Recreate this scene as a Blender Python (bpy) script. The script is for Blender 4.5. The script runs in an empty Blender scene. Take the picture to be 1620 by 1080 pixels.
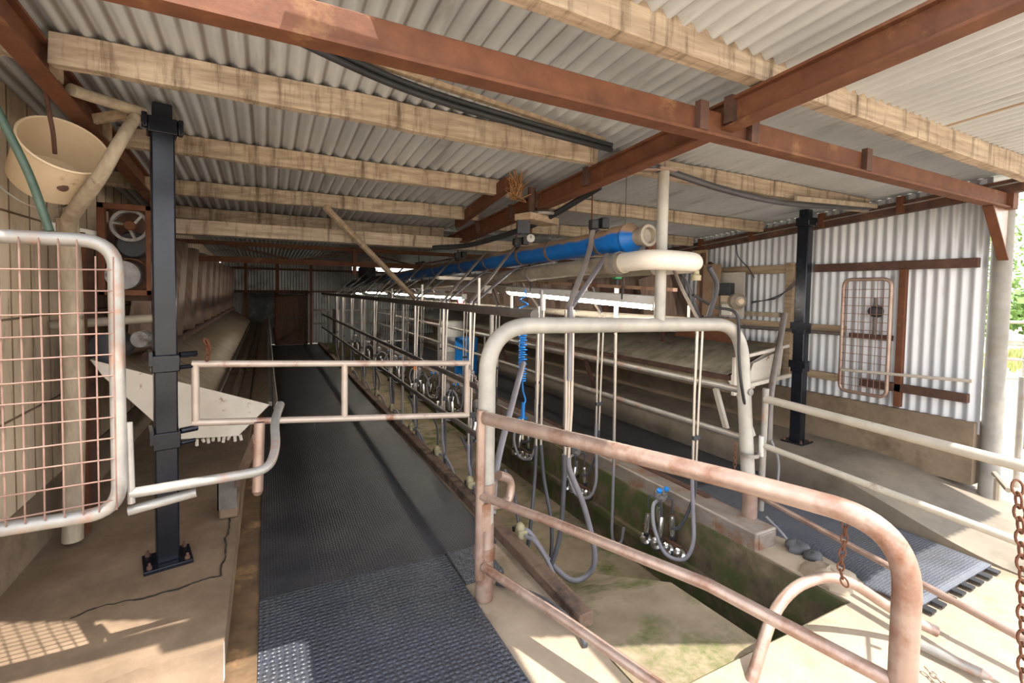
import bpy, math, random
from mathutils import Vector, Matrix
random.seed(7)
S = bpy.context.scene
COL = S.collection
PI = math.pi

# ------------------------------------------------------------------ camera
yaw, pitch, roll = math.radians(27.3), math.radians(-2.3), math.radians(0.93)
Fv = Vector((math.sin(yaw)*math.cos(pitch), math.cos(yaw)*math.cos(pitch), math.sin(pitch)))
R0 = Vector((math.cos(yaw), -math.sin(yaw), 0)); U0 = R0.cross(Fv)
Rv = R0*math.cos(roll)+U0*math.sin(roll); Uv = -R0*math.sin(roll)+U0*math.cos(roll)
cd = bpy.data.cameras.new('camera'); cam = bpy.data.objects.new('camera', cd); COL.objects.link(cam)
cd.sensor_width = 36; cd.lens = 753/1620*36; cd.shift_y = -48/1620; cd.clip_start = 0.05; cd.clip_end = 400
M = Matrix.Identity(4)
for i in range(3):
    M[i][0], M[i][1], M[i][2] = Rv[i], Uv[i], -Fv[i]
M[2][3] = 1.6
cam.matrix_world = M
S.camera = cam

# ------------------------------------------------------------------ light
S.view_settings.view_transform = 'Standard'; S.view_settings.look = 'None'
S.view_settings.gamma = 1; S.view_settings.use_curve_mapping = False
S.view_settings.exposure = .86
w = bpy.data.worlds.new('sky'); S.world = w; w.use_nodes = True
nt = w.node_tree; nt.nodes.clear()
wo = nt.nodes.new('ShaderNodeOutputWorld'); bg = nt.nodes.new('ShaderNodeBackground')
tc = nt.nodes.new('ShaderNodeTexCoord'); sx = nt.nodes.new('ShaderNodeSeparateXYZ'); cr = nt.nodes.new('ShaderNodeValToRGB')
nt.links.new(tc.outputs['Generated'], sx.inputs[0]); nt.links.new(sx.outputs[2], cr.inputs[0])
cr.color_ramp.elements[0].color = (1, .98, .95, 1); cr.color_ramp.elements[1].color = (.72, .84, 1, 1)
nt.links.new(cr.outputs[0], bg.inputs[0]); bg.inputs[1].default_value = 2.1
nt.links.new(bg.outputs[0], wo.inputs[0])
sd = bpy.data.lights.new('sun', 'SUN'); sun = bpy.data.objects.new('sun', sd); COL.objects.link(sun)
sd.energy = 5.8; sd.angle = math.radians(0.6); sd.color = (1, .95, .87)
sun.rotation_euler = Vector((-.20, .40, -1)).to_track_quat('-Z', 'Y').to_euler()
sun.location = (3, -6, 20)

# ------------------------------------------------------------------ materials
MATS = {}
def rgb(h):
    h = h.lstrip('#'); c = [int(h[i:i+2], 16)/255 for i in (0, 2, 4)]
    return tuple((x/12.92 if x <= .04045 else ((x+.055)/1.055)**2.4) for x in c)+(1,)
def mat(name, c1, c2=None, scale=6, stretch=(1, 1, 1), rough=.6, metal=0, bump=0, bscale=40, c3=None, s3=2.0, t3=(.5, .62), detail=6, emit=0, thr=(.3, .7), st3=None):
    if name in MATS: return MATS[name]
    m = bpy.data.materials.new(name); m.use_nodes = True; MATS[name] = m
    n = m.node_tree.nodes; L = m.node_tree.links.new; b = n['Principled BSDF']
    b.inputs['Roughness'].default_value = rough; b.inputs['Metallic'].default_value = metal
    if c2 is None:
        b.inputs['Base Color'].default_value = rgb(c1)
    else:
        t = n.new('ShaderNodeTexCoord'); mp = n.new('ShaderNodeMapping'); mp.inputs['Scale'].default_value = stretch
        L(t.outputs['Object'], mp.inputs[0])
        nz = n.new('ShaderNodeTexNoise'); nz.inputs['Scale'].default_value = scale; nz.inputs['Detail'].default_value = detail; nz.inputs['Roughness'].default_value = .65
        L(mp.outputs[0], nz.inputs['Vector'])
        r = n.new('ShaderNodeValToRGB'); r.color_ramp.elements[0].color = rgb(c1); r.color_ramp.elements[1].color = rgb(c2)
        r.color_ramp.elements[0].position = thr[0]; r.color_ramp.elements[1].position = thr[1]
        L(nz.outputs[0], r.inputs[0]); out = r.outputs[0]
        if c3:
            n3 = n.new('ShaderNodeTexNoise'); n3.inputs['Scale'].default_value = s3; n3.inputs['Detail'].default_value = 7; n3.inputs['Roughness'].default_value = .7
            if st3:
                m3 = n.new('ShaderNodeMapping'); m3.inputs['Scale'].default_value = st3; L(t.outputs['Object'], m3.inputs[0]); L(m3.outputs[0], n3.inputs['Vector'])
            else: L(t.outputs['Object'], n3.inputs['Vector'])
            r3 = n.new('ShaderNodeValToRGB'); r3.color_ramp.elements[0].position = t3[0]; r3.color_ramp.elements[1].position = t3[1]
            L(n3.outputs[0], r3.inputs[0])
            mx = n.new('ShaderNodeMix'); mx.data_type = 'RGBA'; L(r3.outputs[0], mx.inputs[0]); L(out, mx.inputs[6]); mx.inputs[7].default_value = rgb(c3)
            out = mx.outputs[2]
        L(out, b.inputs['Base Color'])
        if bump:
            bn = n.new('ShaderNodeTexNoise'); bn.inputs['Scale'].default_value = bscale; bn.inputs['Detail'].default_value = 5
            L(mp.outputs[0], bn.inputs['Vector'])
            bu = n.new('ShaderNodeBump'); bu.inputs['Strength'].default_value = bump; bu.inputs['Distance'].default_value = .01
            L(bn.outputs[0], bu.inputs['Height']); L(bu.outputs[0], b.inputs['Normal'])
    if emit:
        b.inputs['Emission Color'].default_value = rgb(c1); b.inputs['Emission Strength'].default_value = emit
    return m

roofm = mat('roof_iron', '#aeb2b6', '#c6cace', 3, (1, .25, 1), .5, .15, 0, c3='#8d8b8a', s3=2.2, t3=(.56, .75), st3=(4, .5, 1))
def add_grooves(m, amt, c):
    # brown stripe along one side of every corrugation, broken up by noise
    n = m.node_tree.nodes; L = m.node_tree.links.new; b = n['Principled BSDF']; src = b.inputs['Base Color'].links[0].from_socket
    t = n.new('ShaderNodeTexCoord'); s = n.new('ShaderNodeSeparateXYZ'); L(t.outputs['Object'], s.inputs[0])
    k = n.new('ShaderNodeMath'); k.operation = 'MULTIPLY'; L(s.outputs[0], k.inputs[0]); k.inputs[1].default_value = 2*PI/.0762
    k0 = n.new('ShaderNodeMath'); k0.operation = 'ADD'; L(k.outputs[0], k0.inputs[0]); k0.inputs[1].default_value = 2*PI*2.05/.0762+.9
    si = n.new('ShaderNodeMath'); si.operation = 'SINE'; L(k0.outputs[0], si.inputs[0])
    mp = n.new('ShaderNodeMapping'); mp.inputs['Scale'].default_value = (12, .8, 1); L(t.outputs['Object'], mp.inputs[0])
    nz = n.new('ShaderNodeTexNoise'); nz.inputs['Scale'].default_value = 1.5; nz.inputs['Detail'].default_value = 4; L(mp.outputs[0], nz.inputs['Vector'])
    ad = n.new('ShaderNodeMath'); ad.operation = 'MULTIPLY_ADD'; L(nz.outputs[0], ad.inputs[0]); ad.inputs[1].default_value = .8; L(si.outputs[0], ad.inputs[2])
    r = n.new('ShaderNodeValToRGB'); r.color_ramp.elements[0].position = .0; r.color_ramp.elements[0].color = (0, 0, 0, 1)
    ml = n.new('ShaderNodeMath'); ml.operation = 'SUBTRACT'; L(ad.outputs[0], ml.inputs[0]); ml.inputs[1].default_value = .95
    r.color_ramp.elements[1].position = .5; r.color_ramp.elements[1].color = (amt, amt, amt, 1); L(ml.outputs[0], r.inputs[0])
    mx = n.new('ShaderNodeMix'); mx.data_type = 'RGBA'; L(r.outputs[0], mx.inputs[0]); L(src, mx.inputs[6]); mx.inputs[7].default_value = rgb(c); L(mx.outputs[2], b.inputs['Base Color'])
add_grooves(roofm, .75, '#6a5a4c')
wallm = mat('wall_iron', '#b9bcc2', '#d6d8dc', 4, (1, 2, .2), .45, .25, 0, c3='#8d7f78', s3=3, t3=(.62, .8), st3=(1, 6, .5))
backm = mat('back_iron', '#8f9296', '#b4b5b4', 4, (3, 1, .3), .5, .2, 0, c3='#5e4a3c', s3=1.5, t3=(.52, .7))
rust = mat('rust_steel', '#532e1a', '#6f432a', 9, rough=.75, bump=.15, bscale=60, c3='#84603f', s3=5, t3=(.58, .72))
rustd = mat('rust_dark', '#3f2a22', '#63463a', 8, rough=.8, bump=.15, c3='#7a5440', s3=4, t3=(.55, .72))
wood = mat('old_timber', '#8d7a68', '#c4b29c', 4, (.6, 8, 8), .85, 0, .3, 30, c3='#4e3b29', s3=3.4, t3=(.50, .72), st3=(5, 1, .6))
woody = mat('old_timber_long', '#86705a', '#b8a388', 4, (8, .6, 8), .85, 0, .3, 30, c3='#66502f', s3=3.0, t3=(.56, .74))
pole = mat('weathered_pole', '#8b7d6b', '#b9ab97', 5, (3, 3, .8), .85, 0, .3, 30, c3='#5d5143', s3=7, t3=(.6, .7))
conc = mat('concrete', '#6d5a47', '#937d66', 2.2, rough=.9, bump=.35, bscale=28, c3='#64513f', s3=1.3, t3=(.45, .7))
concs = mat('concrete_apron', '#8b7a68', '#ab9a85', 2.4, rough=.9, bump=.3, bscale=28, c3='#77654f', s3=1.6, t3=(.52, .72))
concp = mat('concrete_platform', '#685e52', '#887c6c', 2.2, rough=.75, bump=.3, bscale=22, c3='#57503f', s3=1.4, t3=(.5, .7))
concw = mat('concrete_wall', '#6c5d4c', '#8d7b66', 3, rough=.9, bump=.3, bscale=25, c3='#5c4a37', s3=2.5, t3=(.52, .72))
pitw = mat('pit_wall', '#3d342a', '#7d6c55', 5, rough=.9, bump=.5, bscale=18, c3='#465023', s3=2.7, t3=(.45, .60))
pitf = mat('pit_floor', '#776955', '#9e8e76', 3, rough=.85, bump=.4, bscale=20, c3='#555b2c', s3=2.4, t3=(.50, .64))
gutter = mat('gutter_muck', '#4b3a28', '#7d6144', 6, rough=.8, bump=.4, c3='#a8835a', s3=3, t3=(.55, .7))
dirt = mat('yard_ground', '#b8a98f', '#cfc2aa', 1.2, rough=.95, bump=.2, c3='#9a8f72', s3=.5, t3=(.5, .7))
fibro = mat('fibro_sheet', '#cab69b', '#dfceb6', 3, (1, 3, .6), .85, 0, .25, 20, c3='#6d5b46', s3=2.6, t3=(.55, .75), st3=(1, 4, .8))
galv = mat('galvanised_pipe', '#86837f', '#a6a29c', 7, rough=.42, metal=.35, bump=.05, c3='#a77a63', s3=4.5, t3=(.54, .68))
hoopm = mat('hoop_paint', '#98948d', '#b4afa6', 6, rough=.45, metal=.1, c3='#9a7b60', s3=3.4, t3=(.57, .75))
copper = mat('rusted_rail', '#94796c', '#b5a093', 6, rough=.34, metal=.4, c3='#80553f', s3=4, t3=(.5, .68))
dpipe = mat('dull_pipe', '#5a5450', '#7a736d', 6, rough=.5, metal=.3, c3='#6a4a3a', s3=4, t3=(.58, .7))
meshw = mat('rusty_wire', '#7d5f55', '#98796d', 20, rough=.6, metal=.2)
black = mat('black_paint', '#15171f', '#22262f', 5, rough=.22, metal=.3)
gatebar = mat('bar_gate_paint', '#b7a79a', '#cbbdb2', 8, rough=.4, metal=.25, c3='#9a6d5c', s3=6, t3=(.55, .68))
white = mat('white_paint', '#d9d6d0', '#e9e6e1', 5, rough=.4, c3='#b3a28b', s3=5, t3=(.62, .75))
whiter = mat('rust_spotted_white', '#cfc5b8', '#ded6ca', 4, rough=.55, c3='#8d5a3a', s3=7, t3=(.6, .68))
cream = mat('cream_plastic', '#cdb99d', '#dac7ab', 4, rough=.5, c3='#a58863', s3=6, t3=(.64, .72))
creamr = mat('cream_rail', '#a8a093', '#c2b9ab', 6, rough=.5, c3='#8c7760', s3=5, t3=(.58, .7))
blue = mat('blue_enamel', '#0d62b5', '#1676cc', 5, rough=.35, c3='#0a4f93', s3=4, t3=(.55, .7))
pvc = mat('dusty_pipe', '#8b8072', '#a79c8c', 5, rough=.5, c3='#6b6258', s3=3, t3=(.5, .7))
pvcw = mat('pale_bend', '#d8cfc2', '#e4ddd3', 4, rough=.4, c3='#b39f87', s3=6, t3=(.62, .72))
hose = mat('grey_hose', '#6f6c70', '#86838a', 5, rough=.45)
hosed = mat('dark_hose', '#38383d', '#4b4b52', 5, rough=.45)
strapm = mat('strap_hose', '#7a716c', '#958c86', 6, rough=.5)
steel = mat('stainless', '#c9c7c4', '#dcdad6', 6, rough=.22, metal=.9)
steelt = mat('stainless_tube', '#b8b0a8', '#cdc7c0', 6, rough=.25, metal=.7)
rubber = mat('black_rubber', '#1b1c1e', '#2c2d30', 8, rough=.45)
bluep = mat('blue_plastic', '#1173c4', '#1d86dd', 8, rough=.35)
green = mat('green_knob', '#1d9a58', '#2cae6a', 8, rough=.4)
greenp = mat('green_pole', '#2c3f33', '#44584a', 10, rough=.5, c3='#7a6a50', s3=9, t3=(.6, .68))
redp = mat('red_clip', '#b8391f', '#cf5a2a', 8, rough=.5)
brass = mat('corroded_brass', '#8f8668', '#b3aa8a', 18, rough=.6, metal=.2, c3='#6d4b2a', s3=18, t3=(.55, .65))
troughm = mat('trough_sheet', '#7b6a58', '#a8977f', 4, (.7, 5, .7), .5, .2, .05, c3='#54463a', s3=2.5, t3=(.52, .7), st3=(.5, 4, .5))
hopm = mat('hopper_sheet', '#70574a', '#9a8474', 4, (1, 5, .5), .5, .25, .05, c3='#a1978c', s3=3, t3=(.6, .75), st3=(1, 3, .6))
darkm = mat('dark_metal', '#303033', '#46464a', 6, rough=.5, metal=.3)
alum = mat('cast_alloy', '#8f8b86', '#aaa6a0', 6, rough=.4, metal=.5)
doorw = mat('door_boards', '#4d382a', '#664c3a', 4, (8, 1, .5), .8)
leafm = mat('leaves', '#4c6a2a', '#7d9a48', 3, rough=.7)
grassm = mat('pale_grass', '#8c9552', '#b3b577', 3, rough=.8)
lamp = mat('lit_tube', '#fff4e2', emit=30)
def matmat(name, c1, c2, sx_, sy_, strength, rnd_):
    m = mat(name, c1, c2, 3, rough=.38, c3='#4c4a49', s3=1.2, t3=(.5, .75))
    n = m.node_tree.nodes; L = m.node_tree.links.new; b = n['Principled BSDF']
    t = n.new('ShaderNodeTexCoord'); mp = n.new('ShaderNodeMapping'); mp.inputs['Scale'].default_value = (sx_, sy_, 0)
    L(t.outputs['Object'], mp.inputs[0])
    bk = n.new('ShaderNodeTexVoronoi'); bk.inputs['Scale'].default_value = 1; bk.inputs['Randomness'].default_value = rnd_
    L(mp.outputs[0], bk.inputs['Vector'])
    r = n.new('ShaderNodeValToRGB'); r.color_ramp.elements[0].position = .25; r.color_ramp.elements[0].color = (1, 1, 1, 1); r.color_ramp.elements[1].position = .5; r.color_ramp.elements[1].color = (0, 0, 0, 1)
    L(bk.outputs['Distance'], r.inputs[0])
    bu = n.new('ShaderNodeBump'); bu.inputs['Strength'].default_value = strength; bu.inputs['Distance'].default_value = .006
    L(r.outputs[0], bu.inputs['Height']); L(bu.outputs[0], b.inputs['Normal'])
    return m
matf = matmat('mat_cleats', '#36383f', '#484b54', 36, 40, 1.0, .3)
matr = matmat('mat_worn_cleats', '#484a51', '#5b5e66', 55, 62, .35, .3)
matb = matmat('mat_fine_cleats', '#2a2b2f', '#3a3b40', 60, 60, .4, .3)
gritm = mat('grit_mat', '#2f3033', '#8a8a8c', 160, rough=.9, bump=.6, bscale=150, thr=(.45, .75))
# dust lying on upward faces of the blue pipe
def add_dust(m, c):
    n = m.node_tree.nodes; L = m.node_tree.links.new; b = n['Principled BSDF']
    src = b.inputs['Base Color'].links[0].from_socket
    t = n.new('ShaderNodeTexCoord'); s = n.new('ShaderNodeSeparateXYZ'); L(t.outputs['Normal'], s.inputs[0])
    nz = n.new('ShaderNodeTexNoise'); nz.inputs['Scale'].default_value = 9; L(t.outputs['Object'], nz.inputs['Vector'])
    ad = n.new('ShaderNodeMath'); ad.operation = 'MULTIPLY_ADD'; L(nz.outputs[0], ad.inputs[0]); ad.inputs[1].default_value = .5; L(s.outputs[2], ad.inputs[2])
    r = n.new('ShaderNodeValToRGB'); r.color_ramp.elements[0].position = .52; r.color_ramp.elements[1].position = .74
    L(ad.outputs[0], r.inputs[0])
    mx = n.new('ShaderNodeMix'); mx.data_type = 'RGBA'; L(r.outputs[0], mx.inputs[0]); L(src, mx.inputs[6]); mx.inputs[7].default_value = rgb(c)
    L(mx.outputs[2], b.inputs['Base Color'])
add_dust(blue, '#a1866c')

# ------------------------------------------------------------------ mesh builder
def V(*a): return Vector(a)
def path(pts, bend=0, n=6):
    pts = [Vector(p) for p in pts]
    if not bend: return pts
    out = [pts[0]]
    for i in range(1, len(pts)-1):
        a, b, c = pts[i-1], pts[i], pts[i+1]
        d1, d2 = (a-b), (c-b); l = min(bend, d1.length*.49, d2.length*.49)
        p0, p1 = b+d1.normalized()*l, b+d2.normalized()*l
        for k in range(n+1):
            t = k/n; out.append(p0*(1-t)**2+b*2*t*(1-t)+p1*t*t)
    out.append(pts[-1]); return out
def spline(pts, n=8):
    P = [Vector(p) for p in pts]; P = [P[0]*2-P[1]]+P+[P[-1]*2-P[-2]]; out = []
    for i in range(1, len(P)-2):
        a, b, c, d = P[i-1:i+3]
        for k in range(n):
            t = k/n
            out.append(.5*((2*b)+(c-a)*t+(2*a-5*b+4*c-d)*t*t+(3*b-a-3*c+d)*t**3))
    out.append(P[-2]); return out
class MB:
    def __init__(s): s.v = []; s.f = []
    def add(s, v, f):
        o = len(s.v); s.v += [Vector(x) for x in v]; s.f += [tuple(i+o for i in q) for q in f]; return s
    def box(s, a, b):
        x0, y0, z0 = a; x1, y1, z1 = b
        return s.add([(x0, y0, z0), (x1, y0, z0), (x1, y1, z0), (x0, y1, z0), (x0, y0, z1), (x1, y0, z1), (x1, y1, z1), (x0, y1, z1)],
                     [(0, 3, 2, 1), (4, 5, 6, 7), (0, 1, 5, 4), (1, 2, 6, 5), (2, 3, 7, 6), (3, 0, 4, 7)])
    def bar(s, p, q, w_, h, up=(0, 0, 1), wob=0, n=1):
        p, q = Vector(p), Vector(q); d = (q-p).normalized(); u = Vector(up); sd_ = d.cross(u)
        if sd_.length < 1e-4: sd_ = d.cross(Vector((1, 0, 0)))
        sd_.normalize(); u = sd_.cross(d).normalized(); vs = []; fs = []
        for i in range(n+1):
            c = p.lerp(q, i/n)+u*(random.uniform(-wob, wob))+sd_*random.uniform(-wob, wob)
            hh = h*(1+random.uniform(-wob, wob)*3)
            vs += [c-sd_*w_/2-u*hh/2, c+sd_*w_/2-u*hh/2, c+sd_*w_/2+u*hh/2, c-sd_*w_/2+u*hh/2]
        for i in range(n):
            o = i*4
            for k in range(4): fs.append((o+k, o+(k+1) % 4, o+4+(k+1) % 4, o+4+k))
        fs += [(3, 2, 1, 0), (n*4, n*4+1, n*4+2, n*4+3)]
        return s.add(vs, fs)
    def tube(s, pts, r, seg=12, caps=True, r1=None, flat=1):
        P = [Vector(p) for p in pts]; n = len(P); vs = []; fs = []
        t0 = (P[1]-P[0]).normalized(); u = t0.orthogonal().normalized() if abs(t0.z) > .95 else t0.cross(Vector((0, 0, 1))).normalized()
        for i in range(n):
            t = (P[min(i+1, n-1)]-P[max(i-1, 0)]); t = t.normalized() if t.length > 1e-9 else t0
            u = (u-t*u.dot(t)).normalized(); w_ = t.cross(u)
            rr = r if r1 is None else r+(r1-r)*i/(n-1)
            for k in range(seg):
                a = 2*PI*k/seg; vs.append(P[i]+u*(math.cos(a)*rr)+w_*(math.sin(a)*rr*flat))
        for i in range(n-1):
            for k in range(seg):
                k2 = (k+1) % seg; fs.append((i*seg+k, i*seg+k2, (i+1)*seg+k2, (i+1)*seg+k))
        if caps: fs += [tuple(range(seg-1, -1, -1)), tuple((n-1)*seg+k for k in range(seg))]
        return s.add(vs, fs)
    def lathe(s, prof, c=(0, 0, 0), axis=(0, 0, 1), seg=20, caps=True):
        ax = Vector(axis).normalized(); u = ax.orthogonal().normalized(); w_ = ax.cross(u); c = Vector(c); vs = []; fs = []
        for (r, h) in prof:
            for k in range(seg):
                a = 2*PI*k/seg; vs.append(c+ax*h+u*(r*math.cos(a))+w_*(r*math.sin(a)))
        n = len(prof)
        for i in range(n-1):
            for k in range(seg):
                k2 = (k+1) % seg; fs.append((i*seg+k, i*seg+k2, (i+1)*seg+k2, (i+1)*seg+k))
        if caps:
            if prof[0][0] > 1e-5: fs.append(tuple(range(seg-1, -1, -1)))
            if prof[-1][0] > 1e-5: fs.append(tuple((n-1)*seg+k for k in range(seg)))
        return s.add(vs, fs)
    def prism(s, poly, d):
        d = Vector(d); n = len(poly); p = [Vector(x) for x in poly]
        return s.add(p+[x+d for x in p], [tuple(range(n-1, -1, -1)), tuple(range(n, 2*n))]+[(i, (i+1) % n, n+(i+1) % n, n+i) for i in range(n)])
    def grid(s, fn, nu, nv):
        vs = [fn(i/nu, j/nv) for j in range(nv+1) for i in range(nu+1)]; k = nu+1
        return s.add(vs, [(j*k+i, j*k+i+1, (j+1)*k+i+1, (j+1)*k+i) for j in range(nv) for i in range(nu)])
    def build(s, name, m, parent=None, ang=35, bevel=0, solid=0):
        me = bpy.data.meshes.new(name)
        if parent is None:
            xs = [v.x for v in s.v]; ys = [v.y for v in s.v]; zs = [v.z for v in s.v]
            o0 = Vector(((min(xs)+max(xs))/2, (min(ys)+max(ys))/2, min(zs)))
        else: o0 = WL[parent.name]
        me.from_pydata([v-o0 for v in s.v], [], s.f); me.update()
        import bmesh
        bm = bmesh.new(); bm.from_mesh(me); bmesh.ops.recalc_face_normals(bm, faces=bm.faces); bm.to_mesh(me); bm.free()
        for p in me.polygons: p.use_smooth = True
        me.set_sharp_from_angle(angle=math.radians(ang))
        me.materials.append(m)
        ob = bpy.data.objects.new(name, me); COL.objects.link(ob); WL[ob.name] = o0
        if parent is None: ob.location = o0
        else: ob.parent = parent
        if bevel:
            md = ob.modifiers.new('bevel', 'BEVEL'); md.width = bevel; md.segments = 2; md.limit_method = 'ANGLE'; md.angle_limit = math.radians(40)
        if solid:
            md = ob.modifiers.new('solid', 'SOLIDIFY'); md.thickness = solid; md.offset = 0
        return ob
WL = {}
def thing(name, label, cat, loc, group=None):
    o = bpy.data.objects.new(name, None); COL.objects.link(o); o.location = loc; o.empty_display_size = .1
    WL[o.name] = Vector(loc); o['label'] = label; o['category'] = cat
    if group: o['group'] = group
    return o
def tag(o, label, cat, group=None, kind=None):
    o['label'] = label; o['category'] = cat
    if group: o['group'] = group
    if kind: o['kind'] = kind
    return o
def struct(o, label=None):
    o['kind'] = 'structure'
    if label: o['label'] = label
    return o
def children(o): return [c for c in list(COL.objects) if c.parent == o]
def copy_tree(o, loc=None, parent=None, label=None):
    c = o.copy(); COL.objects.link(c); c.parent = parent; WL[c.name] = WL[o.name].copy()
    if loc is not None: c.location = loc; WL[c.name] = Vector(loc)
    if label: c['label'] = label
    for k in children(o): copy_tree(k, None, c)
    return c

# ================================================================== SETTING
ZR = lambda y, x=1.7: 2.535-.079*(y-1.6)+.05*max(0, 1.7-x)           # roof underside, a little higher to the left
def front_edge(x):  # out of view; skewed to place its shadow, longer sheets added to shade the mat
    P = [(-1.3, 2.08), (-.5, 1.74), (.68, 1.22), (.70, .05), (1.50, .05), (1.52, .86), (2.2, .56), (2.7, .30), (3.8, .36), (5.6, .34)]
    for (a, b), (c, d) in zip(P, P[1:]):
        if x <= c: return b+(d-b)*(x-a)/(c-a)
    return P[-1][1]
PITCH = .0762; AMP = .0135
m = MB()
X0, X1 = -1.2, 5.3; nu = int((X1-X0)/PITCH*8)
def rf(u, v):
    x = X0+(X1-X0)*u; y = front_edge(x)+(5.0+.25*max(0, 1.7-x)-front_edge(x))*v
    return (x, y, ZR(y, x)+AMP*math.sin(2*PI*x/PITCH)+.012)
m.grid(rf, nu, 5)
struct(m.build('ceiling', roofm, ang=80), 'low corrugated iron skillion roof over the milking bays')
m = MB()
def rf2(u, v):
    x = X0+(X1-X0)*u; y = 4.9+10.3*v
    return (x, y, 2.62-.028*(y-5)+AMP*math.sin(2*PI*x/PITCH))
m.grid(rf2, nu//2, 12)
k_ = nu//2+1
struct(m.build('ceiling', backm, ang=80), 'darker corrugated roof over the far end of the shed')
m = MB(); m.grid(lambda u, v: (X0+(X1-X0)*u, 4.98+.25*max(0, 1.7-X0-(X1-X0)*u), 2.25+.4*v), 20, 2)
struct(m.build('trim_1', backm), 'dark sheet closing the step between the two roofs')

# floor (left bay, apron, right bay) with the pit cut out
PX0, PX1, PY0, PZ = 1.34, 2.745, 1.35, -.63
m = MB()
m.box((-.16, 1.0, -.9), (PX0, 15.2, -.012))
m.box((PX1, PY0, -.9), (4.0, 15.2, -.012))
m.box((-6, -6, -.9), (12, 1.0, -.014))
m.box((PX0, 1.0, -.9), (4.6, PY0, -.012))
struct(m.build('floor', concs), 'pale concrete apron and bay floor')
m = MB(); m.box((PX0, PY0, -.75), (PX1, 15.2, PZ))
m.prism([(PX0, PY0, -.6), (PX0, PY0, -.07), (PX0, 2.0, -.10), (PX0, 3.1, -.62), (PX0, 3.1, -.64)], (.78, 0, 0))
struct(m.build('floor', pitf), 'sunken operator pit floor with mossy stains')
m = MB(); m.box((PX1-.02, PY0+.01, -.75), (PX1+.001, 15.2, -.02)); m.box((PX1-.06, 2.0, -.40), (PX1-.02, 15, -.35))
struct(m.build('wall_pit_right', pitw), 'mossy concrete right wall of the pit')
m = MB(); m.box((PX0-.001, PY0+.01, -.75), (PX0+.015, 15.2, -.02)); struct(m.build('wall_pit_left', pitw), 'dark concrete left wall of the pit')
m = MB(); m.box((PX0, 15.0, -.75), (PX1, 15.25, .0)); struct(m.build('wall_pit_back', pitw), 'dark far end wall of the pit')
m = MB(); m.box((PX0, PY0-.001, -.75), (PX1, PY0+.012, -.02)); struct(m.build('wall_pit_front', pitw), 'concrete end wall of the pit nearest the camera')
# left slab
m = MB()
def slab(u, v):
    x = -1.14+.98*u; y = 2.12+13*v
    if v == 0: y += .10*u*u+.02*math.sin(11*u)
    return (x, y, .155-.005*u)
m.grid(slab, 18, 40)
m.grid(lambda u, v: (-.16+.0*v, 2.22+12.9*u, -.02+.17*v), 40, 1)
def nose(u, v):
    x = -1.14+.98*u; y = 2.12+.10*u*u+.02*math.sin(11*u); z = .155-.005*u
    return (x, y-.10*v*v-.02*v*math.sin(17*u), z*(1-v)-.03*v)
m.grid(nose, 18, 5)
struct(m.build('floor', conc), 'raised brown concrete slab along the left wall')
m = MB(); m.box((-.16, 1.2, -.02), (-.04, 15, -.004))
struct(m.build('trim_2', gutter), 'brown mucky gutter between slab and mat')
m = MB(); m.box((-1.3, -2, -.5), (-.15, 2.2, -.005))
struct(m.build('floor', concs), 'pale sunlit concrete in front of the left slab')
m = MB(); base_ = [(-.76, 2.66), (-.68, 2.70), (-.52, 2.69), (-.39, 2.70), (-.31, 2.73), (-.215, 2.74), (-.205, 2.92), (-.215, 3.14), (-.20, 3.27), (-.21, 3.44)]
cp_ = [(a[0]+(b[0]-a[0])*k/5+random.uniform(-.006, .006), a[1]+(b[1]-a[1])*k/5+random.uniform(-.008, .008)) for a, b in zip(base_, base_[1:]) for k in range(5)]
for (xa, ya), (xb, yb) in zip(cp_, cp_[1:]):
    m.bar((xa, ya, .1535), (xb, yb, .1535), random.uniform(.003, .010), .004)
struct(m.build('trim_3', mat('crack', '#2a241d')), 'dark crack across the left slab')
# right platform, sloping to the ground at the near end
m = MB()
def plat(u, v):
    y = 1.0+14.2*v; t = min(1, max(0, (y-1.0)/1.3)); t = t*t*(3-2*t)
    x0 = 3.97-.06*(1-t)
    return (x0+(5.05-x0)*u, y, .0+.215*t-.004*(1-t))
m.grid(plat, 8, 120)
m.grid(lambda u, v: (lambda p: (p[0], p[1], p[2]*v-.02*(1-v)))(plat(0, u)), 120, 2)
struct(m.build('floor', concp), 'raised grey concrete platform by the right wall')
m = MB()
for xa, xb, ya, yb in ((-70, -1.2, -70, 90), (5.05, 110, -70, 90), (-1.2, 5.05, -70, 1.0), (-1.2, 5.05, 15.2, 90)):
    m.add([(xa, ya, -.03), (xb, ya, -.03), (xb, yb, -.03), (xa, yb, -.03)], [(0, 1, 2, 3)])
struct(m.build('floor', dirt), 'bright dusty yard outside the shed')

# left wall
m = MB()
m.box((-1.22, 1.7, .0), (-1.13, 15.2, 2.75))
struct(m.build('wall_left', fibro), 'stained tan sheeted wall on the left')
m = MB()
for y in [1.86+.23*i for i in range(54)]: m.box((-1.131, y, .45), (-1.126, y+.006, 2.7))
for z in (.92, 1.42, 1.95): m.box((-1.131, 1.7, z), (-1.125, 15, z+.010))
struct(m.build('trim_4', mat('wall_seam', '#5d4b39', '#86725a', 6)), 'dark seams between the sheets of the left wall')
m = MB(); m.prism([(-1.13, 1.7, 0), (-1.09, 1.7, 0), (-1.115, 1.7, .45), (-1.13, 1.7, .45)], (0, 13.4, 0))
struct(m.build('baseboard_left', concw), 'mossy concrete footing of the left wall')
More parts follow.
